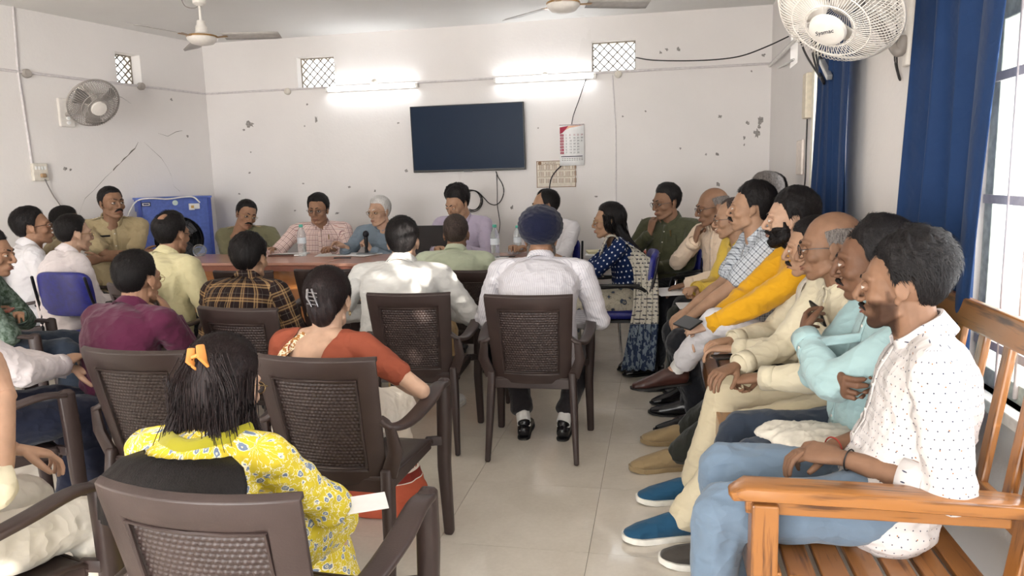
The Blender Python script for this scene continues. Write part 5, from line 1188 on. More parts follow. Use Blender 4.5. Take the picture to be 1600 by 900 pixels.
# folders and small desk on the far right
p = V(-.10, 7.0, 0); e = empty('side_table', p, 'low table with folders behind the saree woman', 'table', None); m = MB(); m.add(*box(p + V(0, 0, .70), (1.15, .45, .03))); obj('tabletop', m, PAPER, e, p, smooth=False, bevel=.004)
for x in (-.5, .5):
    for y in (-.18, .18): m = MB(); m.add(*box(p + V(x, y, .343), (.03, .03, .685))); obj('leg', m, BLKM, e, p, smooth=False)
slab('folder', 0, 0, .32, .22, .012, 0, plain('red_folder', '#b4553c', .5), 'red folder lying on the low side table', 'folder', pos=p + V(.12, -.05, .716)); slab('folder', 0, 0, .3, .22, .02, .2, plain('cream_folder', '#d8cfa6', .6), 'cream folder on the low side table behind the saree woman', 'folder', pos=p + V(-.42, -.03, .716))
# ---------------------------------------------------------------- materials worn
def skin_mat(k):
    nm = 'skin_' + k
    if nm in MATS: return MATS[nm]
    t = NT(nm, .55, .25); o, _ = t.obj(); b = srgb(SK[k]); n = t.noise(o, 22, 4)
    t.col(t.ramp(n, [(.3, tuple(x * .84 for x in b[:3]) + (1,)), (.7, tuple(min(1, x * 1.06) for x in b[:3]) + (1,))])); t.bump(t.noise(o, 320, 2), .12, .001)
    t.b.inputs['Subsurface Weight'].default_value = .06; t.b.inputs['Subsurface Radius'].default_value = (.012, .005, .003); MATS[nm] = t.m; return t.m
def hair_material(name, c1, c2, rough=.55):
    t = NT(name, rough, .22); o, _ = t.obj(); n = t.noise(o, 240, 3, .6, (1, 1, .16)); t.col(t.ramp(n, [(.35, srgb(c1)), (.7, srgb(c2))])); t.bump(n, .6, .004); MATS[name] = t.m
hair_material('hair', '#0d0b0c', '#1f1a1a'); hair_material('brown_hair', '#120c0d', '#2a1d1c'); hair_material('stubble', '#2a1c17', '#3f2a21', .7)
m_ = MATS['stubble'].node_tree; at = m_.nodes.new('ShaderNodeAttribute'); at.attribute_name = 'cut'; mr = m_.nodes.new('ShaderNodeMapRange'); mr.inputs[1].default_value = -.004; mr.inputs[2].default_value = .012; mr.inputs[4].default_value = .62; tb = m_.nodes.new('ShaderNodeBsdfTransparent'); mx = m_.nodes.new('ShaderNodeMixShader')
m_.links.new(at.outputs['Fac'], mr.inputs[0]); m_.links.new(mr.outputs[0], mx.inputs[0]); m_.links.new(tb.outputs[0], mx.inputs[1]); m_.links.new(m_.nodes['Principled BSDF'].outputs[0], mx.inputs[2]); m_.links.new(mx.outputs[0], m_.nodes['Material Output'].inputs['Surface']); hair_material('grey_hair', '#4d4643', '#8a827d', .6); hair_material('white_hair', '#b8b4b0', '#e2e0dd', .6); hair_material('salt_hair', '#2b2523', '#5a4c46', .6)
plain('eye_white', '#c9c2ba', .5); plain('iris', '#1b110c', .15); plain('lip_brown', '#7c4a3e', .5); plain('lip_red', '#a5524c', .4); plain('frame_black', '#17151a', .3); plain('frame_gold', '#9b8358', .3, .8); plain('button', '#d6d2c8', .4)
plain('sole_black', '#1a1817', .6); plain('sole_white', '#e3dfd6', .6); plain('leather_black', '#131216', .25, var=.1); plain('leather_brown', '#3b211c', .35, var=.15); plain('sock_white', '#e4e2de', .9, bump=.3); plain('sock_dark', '#1b1d24', .9)
cloth('slipon_blue', '#1c4a68', .8); cloth('suede_tan', '#8f7a5a', .9); cloth('slipper_dark', '#3d3833', .8)
for nm, c, c2 in [('white', '#d4d1d3', '#c4c1c6'), ('cream', '#cfc5ad', '#bfb395'), ('white_sleeve', '#d5cccc', '#c5bbbd'), ('cream_dim', '#ccc0a5', '#bcae8d'), ('khaki', '#a59474', '#94845f'), ('khaki_green', '#77745a', '#66634a'), ('pale_yellow', '#c6bd97', '#b7ad84'), ('maroon', '#541a38', '#42112a'),
                  ('grey_white', '#c3c1bd', '#b3b1ae'), ('pale_green', '#b7bea6', '#a8b097'), ('grey_blue', '#7d8b98', '#6a7886'), ('vest', '#8f98a0', '#7c868f'), ('lavender', '#b0a6b8', '#9f94a8'), ('olive', '#4c4d38', '#3d3f2c'), ('peach', '#e3cdb6', '#d4bca2'), ('mustard', '#d5b54f', '#c19f3c'),
                  ('yellow', '#d9a11c', '#c58d12'), ('teal', '#9cb5b6', '#8ba6a8'), ('rust', '#8f4a36', '#7c3d2c'), ('dark', '#15161c', '#0e0f14'), ('navy', '#151a2e', '#0f1324'), ('jeans', '#6e7f91', '#55677b'), ('dark_jeans', '#2b3442', '#212936'), ('black_green', '#24251f', '#1a1b17'), ('beige', '#cabb9d', '#b9a987'),
                  ('white_cotton', '#cdc6ba', '#bdb4a6'), ('turban_navy', '#0d1330', '#080c22'), ('charcoal', '#2a2629', '#1f1b1e'), ('towel', '#cdc6b9', '#beb6a7'), ('tan_trousers', '#b89a6c', '#a5885c')]: cloth(nm, c, c2=c2)
def pattern(nm, rough=.85): t = NT(nm, rough, .2); uv, u, v = t.uv(); return t, uv, u, v
t, uv, u, v = pattern('pink_check'); a = t.M('ADD', stripe(t, u, .016, .0035), stripe(t, v, .016, .0035)); b = t.M('ADD', stripe(t, u, .048, .004, .3), stripe(t, v, .048, .004, .3))
t.col(t.mix(t.M('MINIMUM', t.M('MULTIPLY', b, .7), 1.), t.mix(t.M('MULTIPLY', a, .5), srgb('#e3cfc8'), srgb('#a86f68')), srgb('#6c3f4a'))); finish_fabric(t)
t, uv, u, v = pattern('grey_check'); a = t.M('ADD', stripe(t, u, .030, .006), stripe(t, v, .030, .006)); b = t.M('ADD', stripe(t, u, .030, .0025, .4), stripe(t, v, .030, .0025, .4))
t.col(t.mix(t.M('MINIMUM', t.M('ADD', t.M('MULTIPLY', a, .5), t.M('MULTIPLY', b, .35)), 1.), srgb('#c3c8cf'), srgb('#3d434f'))); finish_fabric(t)
t, uv, u, v = pattern('brown_plaid'); a = t.M('ADD', stripe(t, u, .082, .008), stripe(t, v, .082, .008)); a2 = t.M('ADD', stripe(t, u, .082, .008, .82), stripe(t, v, .082, .008, .82)); b = t.M('ADD', stripe(t, u, .082, .0018, .45), stripe(t, v, .082, .0018, .45)); d = t.M('ADD', stripe(t, u, .082, .03), stripe(t, v, .082, .03))
c = t.mix(t.M('MULTIPLY', d, .35), srgb('#221717'), srgb('#4b3328')); c = t.mix(t.M('MINIMUM', t.M('MULTIPLY', t.M('ADD', a, a2), .6), 1.), c, srgb('#9b7e58')); c = t.mix(t.M('MULTIPLY', b, .4), c, srgb('#8b8478')); t.col(c); finish_fabric(t)
t, uv, u, v = pattern('white_stripe'); t.col(t.mix(t.M('MULTIPLY', stripe(t, u, .014, .003), .55), srgb('#d2cfd4'), srgb('#9a95a4'))); finish_fabric(t)
def dots(t, u, v, per, r, jit=0.):
    row = t.M('FLOOR', t.M('DIVIDE', v, per)); off = t.M('MULTIPLY', t.M('MODULO', row, 2.), .5)
    fu = t.M('SUBTRACT', t.M('FRACT', t.M('ADD', t.M('DIVIDE', u, per), off)), .5); fv = t.M('SUBTRACT', t.M('FRACT', t.M('DIVIDE', v, per)), .5)
    d = t.M('SQRT', t.M('ADD', t.M('MULTIPLY', fu, fu), t.M('MULTIPLY', fv, fv))); return t.M('LESS_THAN', d, r / per)
t, uv, u, v = pattern('dotted_white'); t.col(t.mix(dots(t, u, v, .023, .0020), t.mix(dots(t, t.M('ADD', u, .011), t.M('ADD', v, .006), .052, .0020), srgb('#cbc5c3'), srgb('#96694a')), srgb('#474a5c'))); finish_fabric(t)
t, uv, u, v = pattern('polka_navy'); t.col(t.mix(dots(t, u, v, .040, .0065), srgb('#132650'), srgb('#dfe3ea'))); finish_fabric(t)
t = NT('mottled_green', .95, .1); o, _ = t.obj(); t.col(t.ramp(t.noise(o, 38, 4, .6), [(.38, srgb('#3a4a3b')), (.62, srgb('#75837a'))])); finish_fabric(t)
def floral(nm, ground, petal, line, sc_=1., third=None):
    t = NT(nm, .85, .2); uvn = t.new('ShaderNodeTexCoord').outputs['UV']; vo = t.new('ShaderNodeTexVoronoi'); vo.inputs['Scale'].default_value = 22 * sc_; dn = t.new('ShaderNodeMapping'); t.lk(uvn, dn.inputs[0]); t.lk(dn.outputs[0], vo.inputs['Vector'])
    d = vo.outputs['Distance']; nz = t.noise(uvn, 90 * sc_, 2); dd = t.M('ADD', d, t.M('MULTIPLY', t.M('SUBTRACT', nz, .5), .28)); leaf = t.M('LESS_THAN', dd, .30); core = t.M('LESS_THAN', dd, .20); outl = t.M('LESS_THAN', dd, .37)
    vn = t.M('GREATER_THAN', t.M('SINE', t.M('MULTIPLY', dd, 60.)), .2); wv = t.noise(uvn, 26 * sc_, 3, .6); vine = t.M('LESS_THAN', t.M('ABSOLUTE', t.M('SUBTRACT', wv, .5)), .014)
    g = t.mix(vine, srgb(ground), srgb(line)); c = t.mix(outl, g, srgb(line)); c = t.mix(leaf, c, srgb(petal)); c = t.mix(t.M('MULTIPLY', core, vn), c, srgb(third or line)); t.col(c); return finish_fabric(t)
floral('yellow_floral', '#c4b032', '#6f7c92', '#ded6ba', 1.5, '#d3cdb0'); floral('saree_print', '#c5bfae', '#4a5568', '#a9a393', .8, '#b3ae9c')
t = NT('pallu_print', .85, .2); o, xyz = t.obj(); st = t.M('LESS_THAN', t.M('FRACT', t.M('MULTIPLY', xyz[2], 38.)), .34); bb = t.M('GREATER_THAN', t.noise(o, 60, 1, .5, (1, 1, .5)), .5); bord = t.M('LESS_THAN', xyz[2], .42); nn = t.M('GREATER_THAN', t.noise(o, 55, 2, .5, (1, 1, .5)), .5)
t.col(t.mix(bord, t.mix(t.M('MULTIPLY', st, bb), srgb('#bdb8ac'), srgb('#4b4b52')), t.mix(nn, srgb('#6f7a86'), srgb('#2c3850')))); finish_fabric(t)
t = NT('saree_border', .85, .2); uvn, u, v = t.uv(); o, xyz = t.obj(); z = xyz[2]; lo = t.M('LESS_THAN', z, .15); line = t.M('LESS_THAN', t.M('ABSOLUTE', t.M('SUBTRACT', z, .172)), .018); mo = t.M('MULTIPLY', t.M('LESS_THAN', t.M('ABSOLUTE', t.M('SUBTRACT', z, .225)), .022), t.M('GREATER_THAN', t.noise(o, 60, 2), .5))
c = t.mix(mo, srgb('#e4d9cb'), srgb('#a0563a')); c = t.mix(line, c, srgb('#7e3028')); c = t.mix(lo, c, srgb('#b5583f')); t.col(c); finish_fabric(t)
t = NT('embroidered_border', .85, .2); o, _ = t.obj(); t.col(t.mix(t.M('GREATER_THAN', t.noise(o, 90, 2), .52), srgb('#d9cbb0'), srgb('#9a6838'))); finish_fabric(t)
t = NT('rust_blouse', .85, .2); o, _ = t.obj(); t.col(t.mix(t.M('MULTIPLY', t.noise(o, 9, 4), .5), srgb('#8f4a36'), srgb('#7c3d2c'))); at = t.new('ShaderNodeAttribute'); at.attribute_name = 'cut'; finish_fabric(t)
tb = t.new('ShaderNodeBsdfTransparent'); mx = t.new('ShaderNodeMixShader'); t.lk(t.M('LESS_THAN', at.outputs['Fac'], 0.), mx.inputs[0]); t.lk(t.b.outputs[0], mx.inputs[1]); t.lk(tb.outputs[0], mx.inputs[2]); t.lk(mx.outputs[0], t.n['Material Output'].inputs['Surface'])
# ---------------------------------------------------------------- extras on people
def pen_pocket(p, put, sd=1, u=.70, pen=True):
    c = p.sp(u) + p.f * .132 * p.s + p.l * .075 * sd * p.s; R = np.stack([p.l, p.f, p.up], 1); m = MB(); m.add(*box(c, (.085, .008, .095), R)); box_uv(put('pocket', m, M(p.shirt), smooth=False, bevel=.004))
    if pen: m = MB(); m.add(*box(c + p.up * .055 + p.f * .006, (.010, .008, .05), R)); put('pen', m, M('frame_gold'), smooth=False)
def police(p, put):
    for sd in (1, -1):
        a = p.N * .55 + p.sh[sd] * .45 + p.up * .046 * p.s; R = np.stack([nrm(p.sh[sd] - p.N), p.f, np.cross(nrm(p.sh[sd] - p.N), p.f)], 1); m = MB(); m.add(*box(a, (.115, .048, .008), R)); e = put('epaulette', m, M('khaki'), smooth=False, bevel=.003)
        m = MB()
        for k in (-.03, 0, .03): lathe(m, [(0, .004), (.008, .003), (.009, 0)], a + R[:, 0] * k + R[:, 2] * (.004 if R[2, 2] > 0 else -.004), R[:, 2] if R[2, 2] > 0 else -R[:, 2], 6)
        obj('star', m, CHROME, e, p.O)
    pen_pocket(p, put, 1, .68, False); pen_pocket(p, put, -1, .68, False)
    m = MB(); c = p.sp(.80) + p.f * .128 * p.s - p.l * .075; m.add(*box(c, (.075, .006, .016), np.stack([p.l, p.f, p.up], 1))); n = put('name_plate', m, BPLAS, smooth=False)
def watch(p, put, sd, mat='chrome', face='black_plastic', back=.02):
    w_ = p.wr[sd]; d = nrm(p.wr[sd] - p.el[sd]); c = w_ - d * back; m = MB(); torus(m, c, .0305 * p.s, .005, d, 24, 6); o = put('wrist_watch', m, MATS[mat] if mat in MATS else CHROME)
    up = nrm(V(0, 0, 1) - d * d[2]); up = nrm(up - ray(800, 450) * .5); up = nrm(up - d * up.dot(d)); m = MB(); lathe(m, [(0, .008), (.015, .007), (.016, 0)], c + up * .029, up, 18); obj('watch_face', m, MATS[face], o, p.O)
def turban(p, put):
    m = MB(); v, f = ell((0, 0, 0), 1, 64, 40); n_ = V(v); th = np.arctan2(v[:, 0], -v[:, 1]); z = v[:, 2]
    w_ = np.abs(th); band = np.sin((z * 1.1 + .45 * np.sin(th - .5) - .12 * w_) * 13); r = (1 + .05 * np.abs(band) ** .6) * (1 + .10 * np.clip(z, -.8, .5))
    v = v * r[:, None] * V(.112, .134, .108); v[:, 2] += .055 - .25 * np.clip(-v[:, 1], -.1, .2) * .35; v[:, 1] -= .018; v[:, 2] = np.where(v[:, 2] < -.032 + .0 * v[:, 1], -.032 + (v[:, 2] + .032) * .25, v[:, 2])
    m.add(v, f); put('turban', MB().merge(m, p.T), M('turban_navy'))
def bun(p, put):
    m = MB(); v, f = ell((0, -.088, -.018), (.056, .046, .078), 40, 28); v = v + .004 * np.stack([np.zeros(len(v)), np.sin(v[:, 0] * 260 + v[:, 2] * 60), np.zeros(len(v))], 1); m.add(v, f); m.add(*ell((0, -.08, .05), (.05, .05, .05), 28, 18)); put('hair_bun', MB().merge(m, p.T), M('brown_hair'))
    m = MB()
    for s in (-1, 1): m.add(*loft([(-.03 + s * .008, -.128, .045), (-.022 + s * .014, -.139, .015), (-.010 + s * .012, -.137, -.018)], [(.006, .004), (.008, .004), (.005, .003)], 8))
    for k in range(4): m.add(*loft([(-.040, -.134, .035 - k * .014), (-.002, -.138, .030 - k * .014)], [.0025, .0025], 6))
    put('hair_clip', MB().merge(m, p.T), M('silver_clip'))
    for s in (-1, 1): m = MB(); torus(m, (s * .081, -.004, -.048), .009, .0018, (1, 0, 0), 16, 5); put('earring', MB().merge(m, p.T), M('frame_gold'))
    m = MB(); pts = [p.N + p.l * .055 * cos(a) - p.f * .062 * sin(a) + p.up * (.03 * (1 - .0 * a)) for a in np.linspace(0, pi, 12)]; tube(m, pts, .0015, 5, smooth=False); put('necklace', m, M('frame_gold'))
plain('silver_clip', '#8d8a8c', .25, .8); plain('amber_clip', '#c98442', .35)
def strands(p, put, name, roots, n, r, mat, parent=None, seed=0, sway=.02):
    rr = np.random.default_rng(seed); m = MB()
    for i in range(n):
        k = rr.integers(len(roots)); path = roots[k]; j = rr.normal(size=3) * V(.014, .010, .004); jj = rr.normal(size=3) * V(.022, .014, .02) * sway / .02
        L = len(path); P = [np.array(q) + j * (1 - t / (L - 1)) + jj * (t / (L - 1)) for t, q in enumerate(path)]; b = bez(P, 12); rad = [r * (1 - .6 * q / len(b)) for q in range(len(b))]; m.add(*loft(b, rad, 4, cap=False))
    return put(name, m, mat)
def long_hair_front(p, put):
    """clipped half-up hair falling over the collar, and the loose black mass down the back"""
    T1 = lambda q: p.T(np.array(q, float).reshape(1, 3))[0]; D_ = V(0, 0, -1); B = -p.f; L = p.l
    ctr = T1((.012, -.100, .070)); paths = []
    for a in np.linspace(-1, 1, 11): # gathered tail from the clip, fanning down
        s0 = ctr + L * a * -.02; paths.append([s0 + B * .012, s0 + B * .028 + D_ * .07 + L * a * -.045, ctr + B * .040 + D_ * .15 + L * a * -.070, ctr + B * .035 + D_ * (.262 + .02 * abs(a)) + L * a * -.075])
    for s in (-1, 1):
        for q in np.linspace(0, 1, 9):
            st = T1((s * (.086 - .03 * q), -.03 - .075 * q, .03 - .02 * q)); paths.append([st, st + D_ * .07 + B * .012 * q, st + D_ * .13 + B * (.01 + .03 * q) - L * s * .012, st + D_ * (.215) + B * (.02 + .03 * q) - L * s * .035])
    strands(p, put, 'loose_hair', paths, 1500, .0015, M('brown_hair'), seed=4, sway=.012)
    m = MB(); c = ctr; m.add(*ell(c + B * .012 + D_ * .11, (.072, .034, .128), 28, 20)); m.add(*ell(c - B * .02 + D_ * .09, (.084, .050, .10), 24, 16)); put('hair_fall', m, M('brown_hair'))
    # clip
    R = np.stack([L, B, V(0, 0, 1)], 1) @ rotz(.0) @ roty(.35); m = MB()
    for s in (-1, 1):
        m.add(*loft([c + B * .024 + R @ V(s * .013, 0, .024), c + B * .038 + R @ V(s * .017, 0, 0), c + B * .030 + R @ V(s * .015, 0, -.026)], [(.010, .005), (.012, .006), (.009, .004)], 10, sq=.6))
    m.add(*loft([c + B * .035 + R @ V(-.016, 0, .006), c + B * .035 + R @ V(.016, 0, .006)], [.005, .005], 8)); put('hair_clip', m, M('amber_clip'))
    # black bag of hair / scarf across the back of the shoulders
    P_ = []; up = p.up
    m = MB(); k = 26
    rows = [(.95, .125, .045), (.90, .175, .055), (.80, .200, .055), (.66, .20, .050), (.50, .19, .045)]
    v = []
    for t_, hw, off in rows:
        c0 = p.sp(t_)
        for i in range(k + 1):
            a = -1 + 2 * i / k; ang = a * 1.25; ry = np.interp(t_, [.5, .8, .92, 1], [.135, .125, .105, .085]); rx = hw
            v.append(c0 + p.l * sin(ang) * rx * .98 - p.f * (cos(ang) * ry + off * 1. + .003 * sin(i * 2.3 + t_ * 9)) + up * (.012 * cos(ang * 1.2)))
    f = [(r * (k + 1) + i, r * (k + 1) + i + 1, (r + 1) * (k + 1) + i + 1, (r + 1) * (k + 1) + i) for r in range(len(rows) - 1) for i in range(k)]
    m.add(v, f); o = put('black_net_scarf', m, M('hair')); md = o.modifiers.new('s', 'SOLIDIFY'); md.thickness = .012; md.offset = 0
    # olive collar roll with a scalloped cream trim
    m = MB(); m2 = MB(); pts = []; tr = []
    for a in np.linspace(-.1, pi + .1, 30):
        q = p.N + p.l * cos(a) * .104 - p.f * (sin(a) * .094 + .012) + up * (.004 + .012 * abs(cos(a))); pts.append(q); tr.append(q - p.f * .008 * sin(a) - up * .030 + p.l * cos(a) * .012)
    m.add(*loft(np.array(pts), [(.012, .030)] * 30, 12, ref=tuple(up))); put('collar_roll', m, M('olive_yellow'))
    for i, q in enumerate(bez(tr, 58)): m2.add(*ell(q, (.0075, .0075, .0085), 8, 6))
    put('collar_trim', m2, M('white_cotton'))
cloth('olive_yellow', '#97901d', c2='#837a12')
def long_straight(p, put):
    T1 = lambda q: p.T(np.array(q, float).reshape(1, 3))[0]; D_ = V(0, 0, -1); B = -p.f; L = p.l; paths = []
    for s in (-1, 1):
        for q in np.linspace(0, 1, 10):
            st = T1((s * .080 * (1 - q * .7), .015 - .105 * q, .045)); paths.append([st, T1((s * (.092 - .06 * q), .005 - .11 * q, -.05)), p.N + B * (.05 + .05 * q) + L * s * (.07 - .03 * q) + D_ * .02, p.sp(.6) + B * (.145) + L * s * .05 + D_ * .0, p.sp(.2) + B * .165 + L * s * .035])
    m = MB(); m.add(*loft(bez([T1((0, -.045, .03)), T1((0, -.065, -.05)), p.N + B * .07, p.sp(.6) + B * .135, p.sp(.25) + B * .150], 14), [(.07, .05), (.082, .052), (.085, .05), (.082, .045), (.082, .040), (.08, .038), (.08, .036), (.078, .034), (.074, .03), (.072, .03), (.068, .026), (.06, .022), (.05, .018)][:len(bez([0, 0, 0, 0, 0], 14))], 16, ref=tuple(p.f))) if False else None
    b = bez([T1((0, -.040, .035)), T1((0, -.060, -.05)), p.N + B * .065, p.sp(.6) + B * .130, p.sp(.22) + B * .145], 16); k = len(b); m.add(*loft(b, [(np.interp(i / k, [0, .3, .8, 1], [.078, .085, .078, .05]), np.interp(i / k, [0, .3, 1], [.055, .045, .02])) for i in range(k)], 18, ref=tuple(p.f))); put('hair_fall', m, M('hair'))
    strands(p, put, 'loose_hair', paths, 420, .0028, M('hair'), seed=6, sway=.012)
def pallu(p, put, x0=.0, mat='pallu_print', drop=.12, w_=.16, side=1):
    """saree end over the left shoulder, falling down the back"""
    S = p.N * .5 + p.sh[side] * .5 + p.up * .05; B = -p.f
    path = [p.sp(.35) + p.f * .15 - p.l * side * .10, p.sp(.62) + p.f * .145 - p.l * side * .02, p.sp(.82) + p.f * .118 + p.l * side * .075, S + p.f * .02, S + B * .075 - V(0, 0, .05), p.sp(.6) + B * .095 + p.l * side * .165, p.sp(.2) + B * .10 + p.l * side * .235, p.G + B * .10 + p.l * side * .325 + V(0, 0, .42), p.G + B * .06 + p.l * side * .35 + V(0, 0, drop)]
    b = bez(path, 48); k = len(b); m = MB(); v = []; n = 14
    for i, c in enumerate(b):
        ww = np.interp(i / k, [0, .4, .5, .8, 1], [.11, .085, .075, .09, w_ * .75]); 
        for j in range(n + 1): a = -1 + 2 * j / n; nn = nrm(c - (p.sp(min(.95, max(0, (c[2] - p.P[2]) / p.tl))))); ax_ = nrm(p.l * (1 - np.interp(i / k, [.42, .60], [0, 1])) + B * np.interp(i / k, [.42, .60], [0, 1])); v.append(c + ax_ * a * ww + nn * (.008 * sin(a * 14 + i * .05) + .028) + V(0, 0, -.02 * a * a if 20 < i < 28 else 0))
    m.add(v, [(i * (n + 1) + j, i * (n + 1) + j + 1, (i + 1) * (n + 1) + j + 1, (i + 1) * (n + 1) + j) for i in range(k - 1) for j in range(n)]); o = put('saree_end', m, M(mat)); md = o.modifiers.new('s', 'SOLIDIFY'); md.thickness = .004; md.offset = 1
# ---------------------------------------------------------------- the people
HN = dict(style='normal', T=.014)
def H(style='normal', T=.014, **k): return dict(style=style, T=T, **k)
# officials behind the table
plan('T1', 'person in olive police shirt leaning sideways, hand at chin, behind the table', (385, 336, 6.38), face=322, pitch=12, roll=-14, body=295, lean=(.08, -.04), s=1.08, w=1.1, skin='b', hair=H(T=.012), shirt='khaki_green', sleeve='short', tash=dict(T=1.2, w=.95), glasses='gold', belly=.03,
     hands=(dict(t=(.42, .22, ZT + .04), pose='relax'), dict(t=lambda p: p.Hc + p.Rh @ V(-.06, .12, -.24), pole=(.0, -.5, -1), pose='grip', palm=(-1, 0, .3), dir=(-.1, .3, .9))), extra=police, trousers='khaki_green')
plan('T2', 'person with glasses in a pink checked shirt, arm stretched along the table', (497, 328, 6.38), face=277, pitch=6, body=290, lean=(.08, 0), s=1.09, w=1.1, skin='b', hair=H(T=.018, top=1.2), shirt='pink_check', glasses='black',
     hands=(dict(t=(.38, .16, ZT + .04)), dict(t=(.38, -.52, ZT + .03), pole=(0, -.5, -.8))), extra=lambda p, put: pen_pocket(p, put, 1, .66), belly=.02)
plan('T3', 'white-haired person in a grey-blue vest speaking into a black microphone', (592, 331, 6.38), face=250, pitch=4, body=275, lean=(.08, 0), s=1.07, w=1.02, skin='e', hair=H(T=.014, mat='white_hair'), shirt='grey_blue', glasses='gold', hair_mat='white_hair', collar='band',
     hands=(dict(t=lambda p: p.Hc + p.Rh @ V(-.03, .17, -.29), pole=(-.2, .7, -.9), pose='grip', palm=(-.3, -.9, 0), dir=(.1, -.5, .7)), dict(t=(.34, -.24, ZT + .07), pose='mid', palm=(.3, .3, -.9), dir=(.3, -.5, .3))))
plan('T4', 'young person in a lavender shirt looking down at the laptop', (714, 319, 6.38), face=243, pitch=22, body=268, lean=(.08, 0), s=1.13, w=1.02, skin='a', hair=H(T=.026, top=1.35, side=.35, messy=.35), shirt='lavender', hands=(dict(t=(.34, .12, ZT + .04)), dict(t=(.34, -.12, ZT + .04))), lid=.0)
plan('T5', "person in a white shirt and glasses in profile at the table's right end", (851, 322, 6.36), face=192, pitch=4, body=250, lean=(.06, 0), s=1.09, w=1.1, skin='a', hair=H('receding', T=.013), shirt='white', glasses='gold', hands=(dict(t=(.36, .05, ZT + .04)), dict(t=(.36, -.15, ZT + .04))), belly=.03)
# left cluster
plan('L5', 'person in khaki police uniform with moustache and crossed arms, by the blue cooler', (175, 318, 5.3), face=338, pitch=-2, body=318, lean=(.06, 0), s=1.07, w=1.12, skin='c', hair=H(T=.010, side=.3), shirt='khaki', sleeve='short', tash=dict(T=1.35, w=.95), trousers='khaki',
     hands=(dict(t=(.26, -.14, .88), pole=(-.1, .8, -.6), pose='relax', palm=(-1, 0, 0)), dict(t=(.29, .14, .90), pole=(-.1, -.8, -.6), pose='relax', palm=(-1, 0, 0))), extra=police, hide_legs=False)
plan('L6', 'balding person in a pale yellow kurta seen from behind near the cooler', (270, 366, 4.1), face=82, pitch=4, body=72, lean=(.12, 0), s=1.05, w=1.15, skin='b', hair=H(T=.020, bald=((.0, -.075, .100), .027)), shirt='pale_yellow', glasses='black', collar='band', belly=.03, detail='lo')
plan('L4', 'person in a white shirt with rimless glasses, back turned, behind the blue chair', (117, 366, 4.45), face=66, pitch=3, body=62, lean=(.12, 0), s=1.05, w=1.12, skin='e', hair=H(T=.013, side=.35), shirt='white_sleeve', glasses='gold', trousers='dark')
plan('L2', 'person in a white shirt and glasses looking up, at far left near the wall', (53, 355, 4.80), face=44, pitch=-6, body=55, lean=(.06, 0), s=1.12, w=1.05, hds=1.10, skin='b', hair=H(T=.016), shirt='white', glasses='black')
plan('L3', 'person in khaki mostly hidden behind the white-shirted pair at left', (106, 349, 5.2), face=25, pitch=2, body=40, lean=(.06, 0), s=1.04, w=1.05, skin='b', hair=H(T=.016), shirt='khaki')
plan('L1', 'person in a mottled green jacket cut by the left edge of the photo', (-12, 397, 3.45), face=18, pitch=6, body=35, lean=(.12, 0), s=1.06, w=1.12, skin='b', hair=H(T=.020), shirt='mottled_green', trousers='dark_jeans', hands=(dict(t=(.20, .05, .72), pole=(.3, .8, -.8)), dict(t=(.14, -.02, .74), pole=(.5, -.8, -.8))), collar='band')
plan('L7', 'person in a maroon kurta from behind, fingers raised to the chin', (217, 437, 2.95), face=86, pitch=3, body=80, lean=(.14, 0), s=1.02, w=1.08, skin='b', hair=H(T=.013, side=.35), shirt='maroon', glasses='gold', collar='band', detail='hi',
     hands=(dict(t=(.30, .12, .66)), dict(t=lambda p: p.Hc + p.Rh @ V(.105, .065, -.175), pole=(.1, -.5, -1), pose='flat', palm=(-.3, .9, .2), dir=(.05, .55, .75))))
plan('L8', 'person in a white shirt and navy trousers with head outside the left edge', None, pos=(-2.62, 2.30, 1.12), face=60, pitch=5, body=58, lean=(.06, 0), s=1.04, w=1.1, skin='f', hair=H(), shirt='white_sleeve', trousers='navy', detail='hi',
     hands=(dict(t=(.44, .10, .66)), dict(t=pz(98, 570, .70), world=True, pole=(.0, -.7, -.8), pose='mid', dir=(.6, .55, .15))), feet=((.40, .13, .09), (.44, -.13, .09)))
plan('L9', 'person in cream shirt and white trousers at bottom left corner, forearm on chair arm', None, pos=(-1.86, 1.38, 1.12), face=80, pitch=5, body=76, lean=(.02, 0), s=1.0, w=1.05, skin='f', hair=H(), shirt='cream', sleeve='half', trousers='white_cotton', detail='hi', collar='band',
     hands=(dict(t=(.40, .12, .66)), dict(t=(-1.60, 1.50, .93), world=True, pole=(.7, -.6, -1), pose='relax', dir=(-.1, .3, .9))), feet=((.38, .14, .09), (.42, -.24, .09)), sleeve_end=.9)
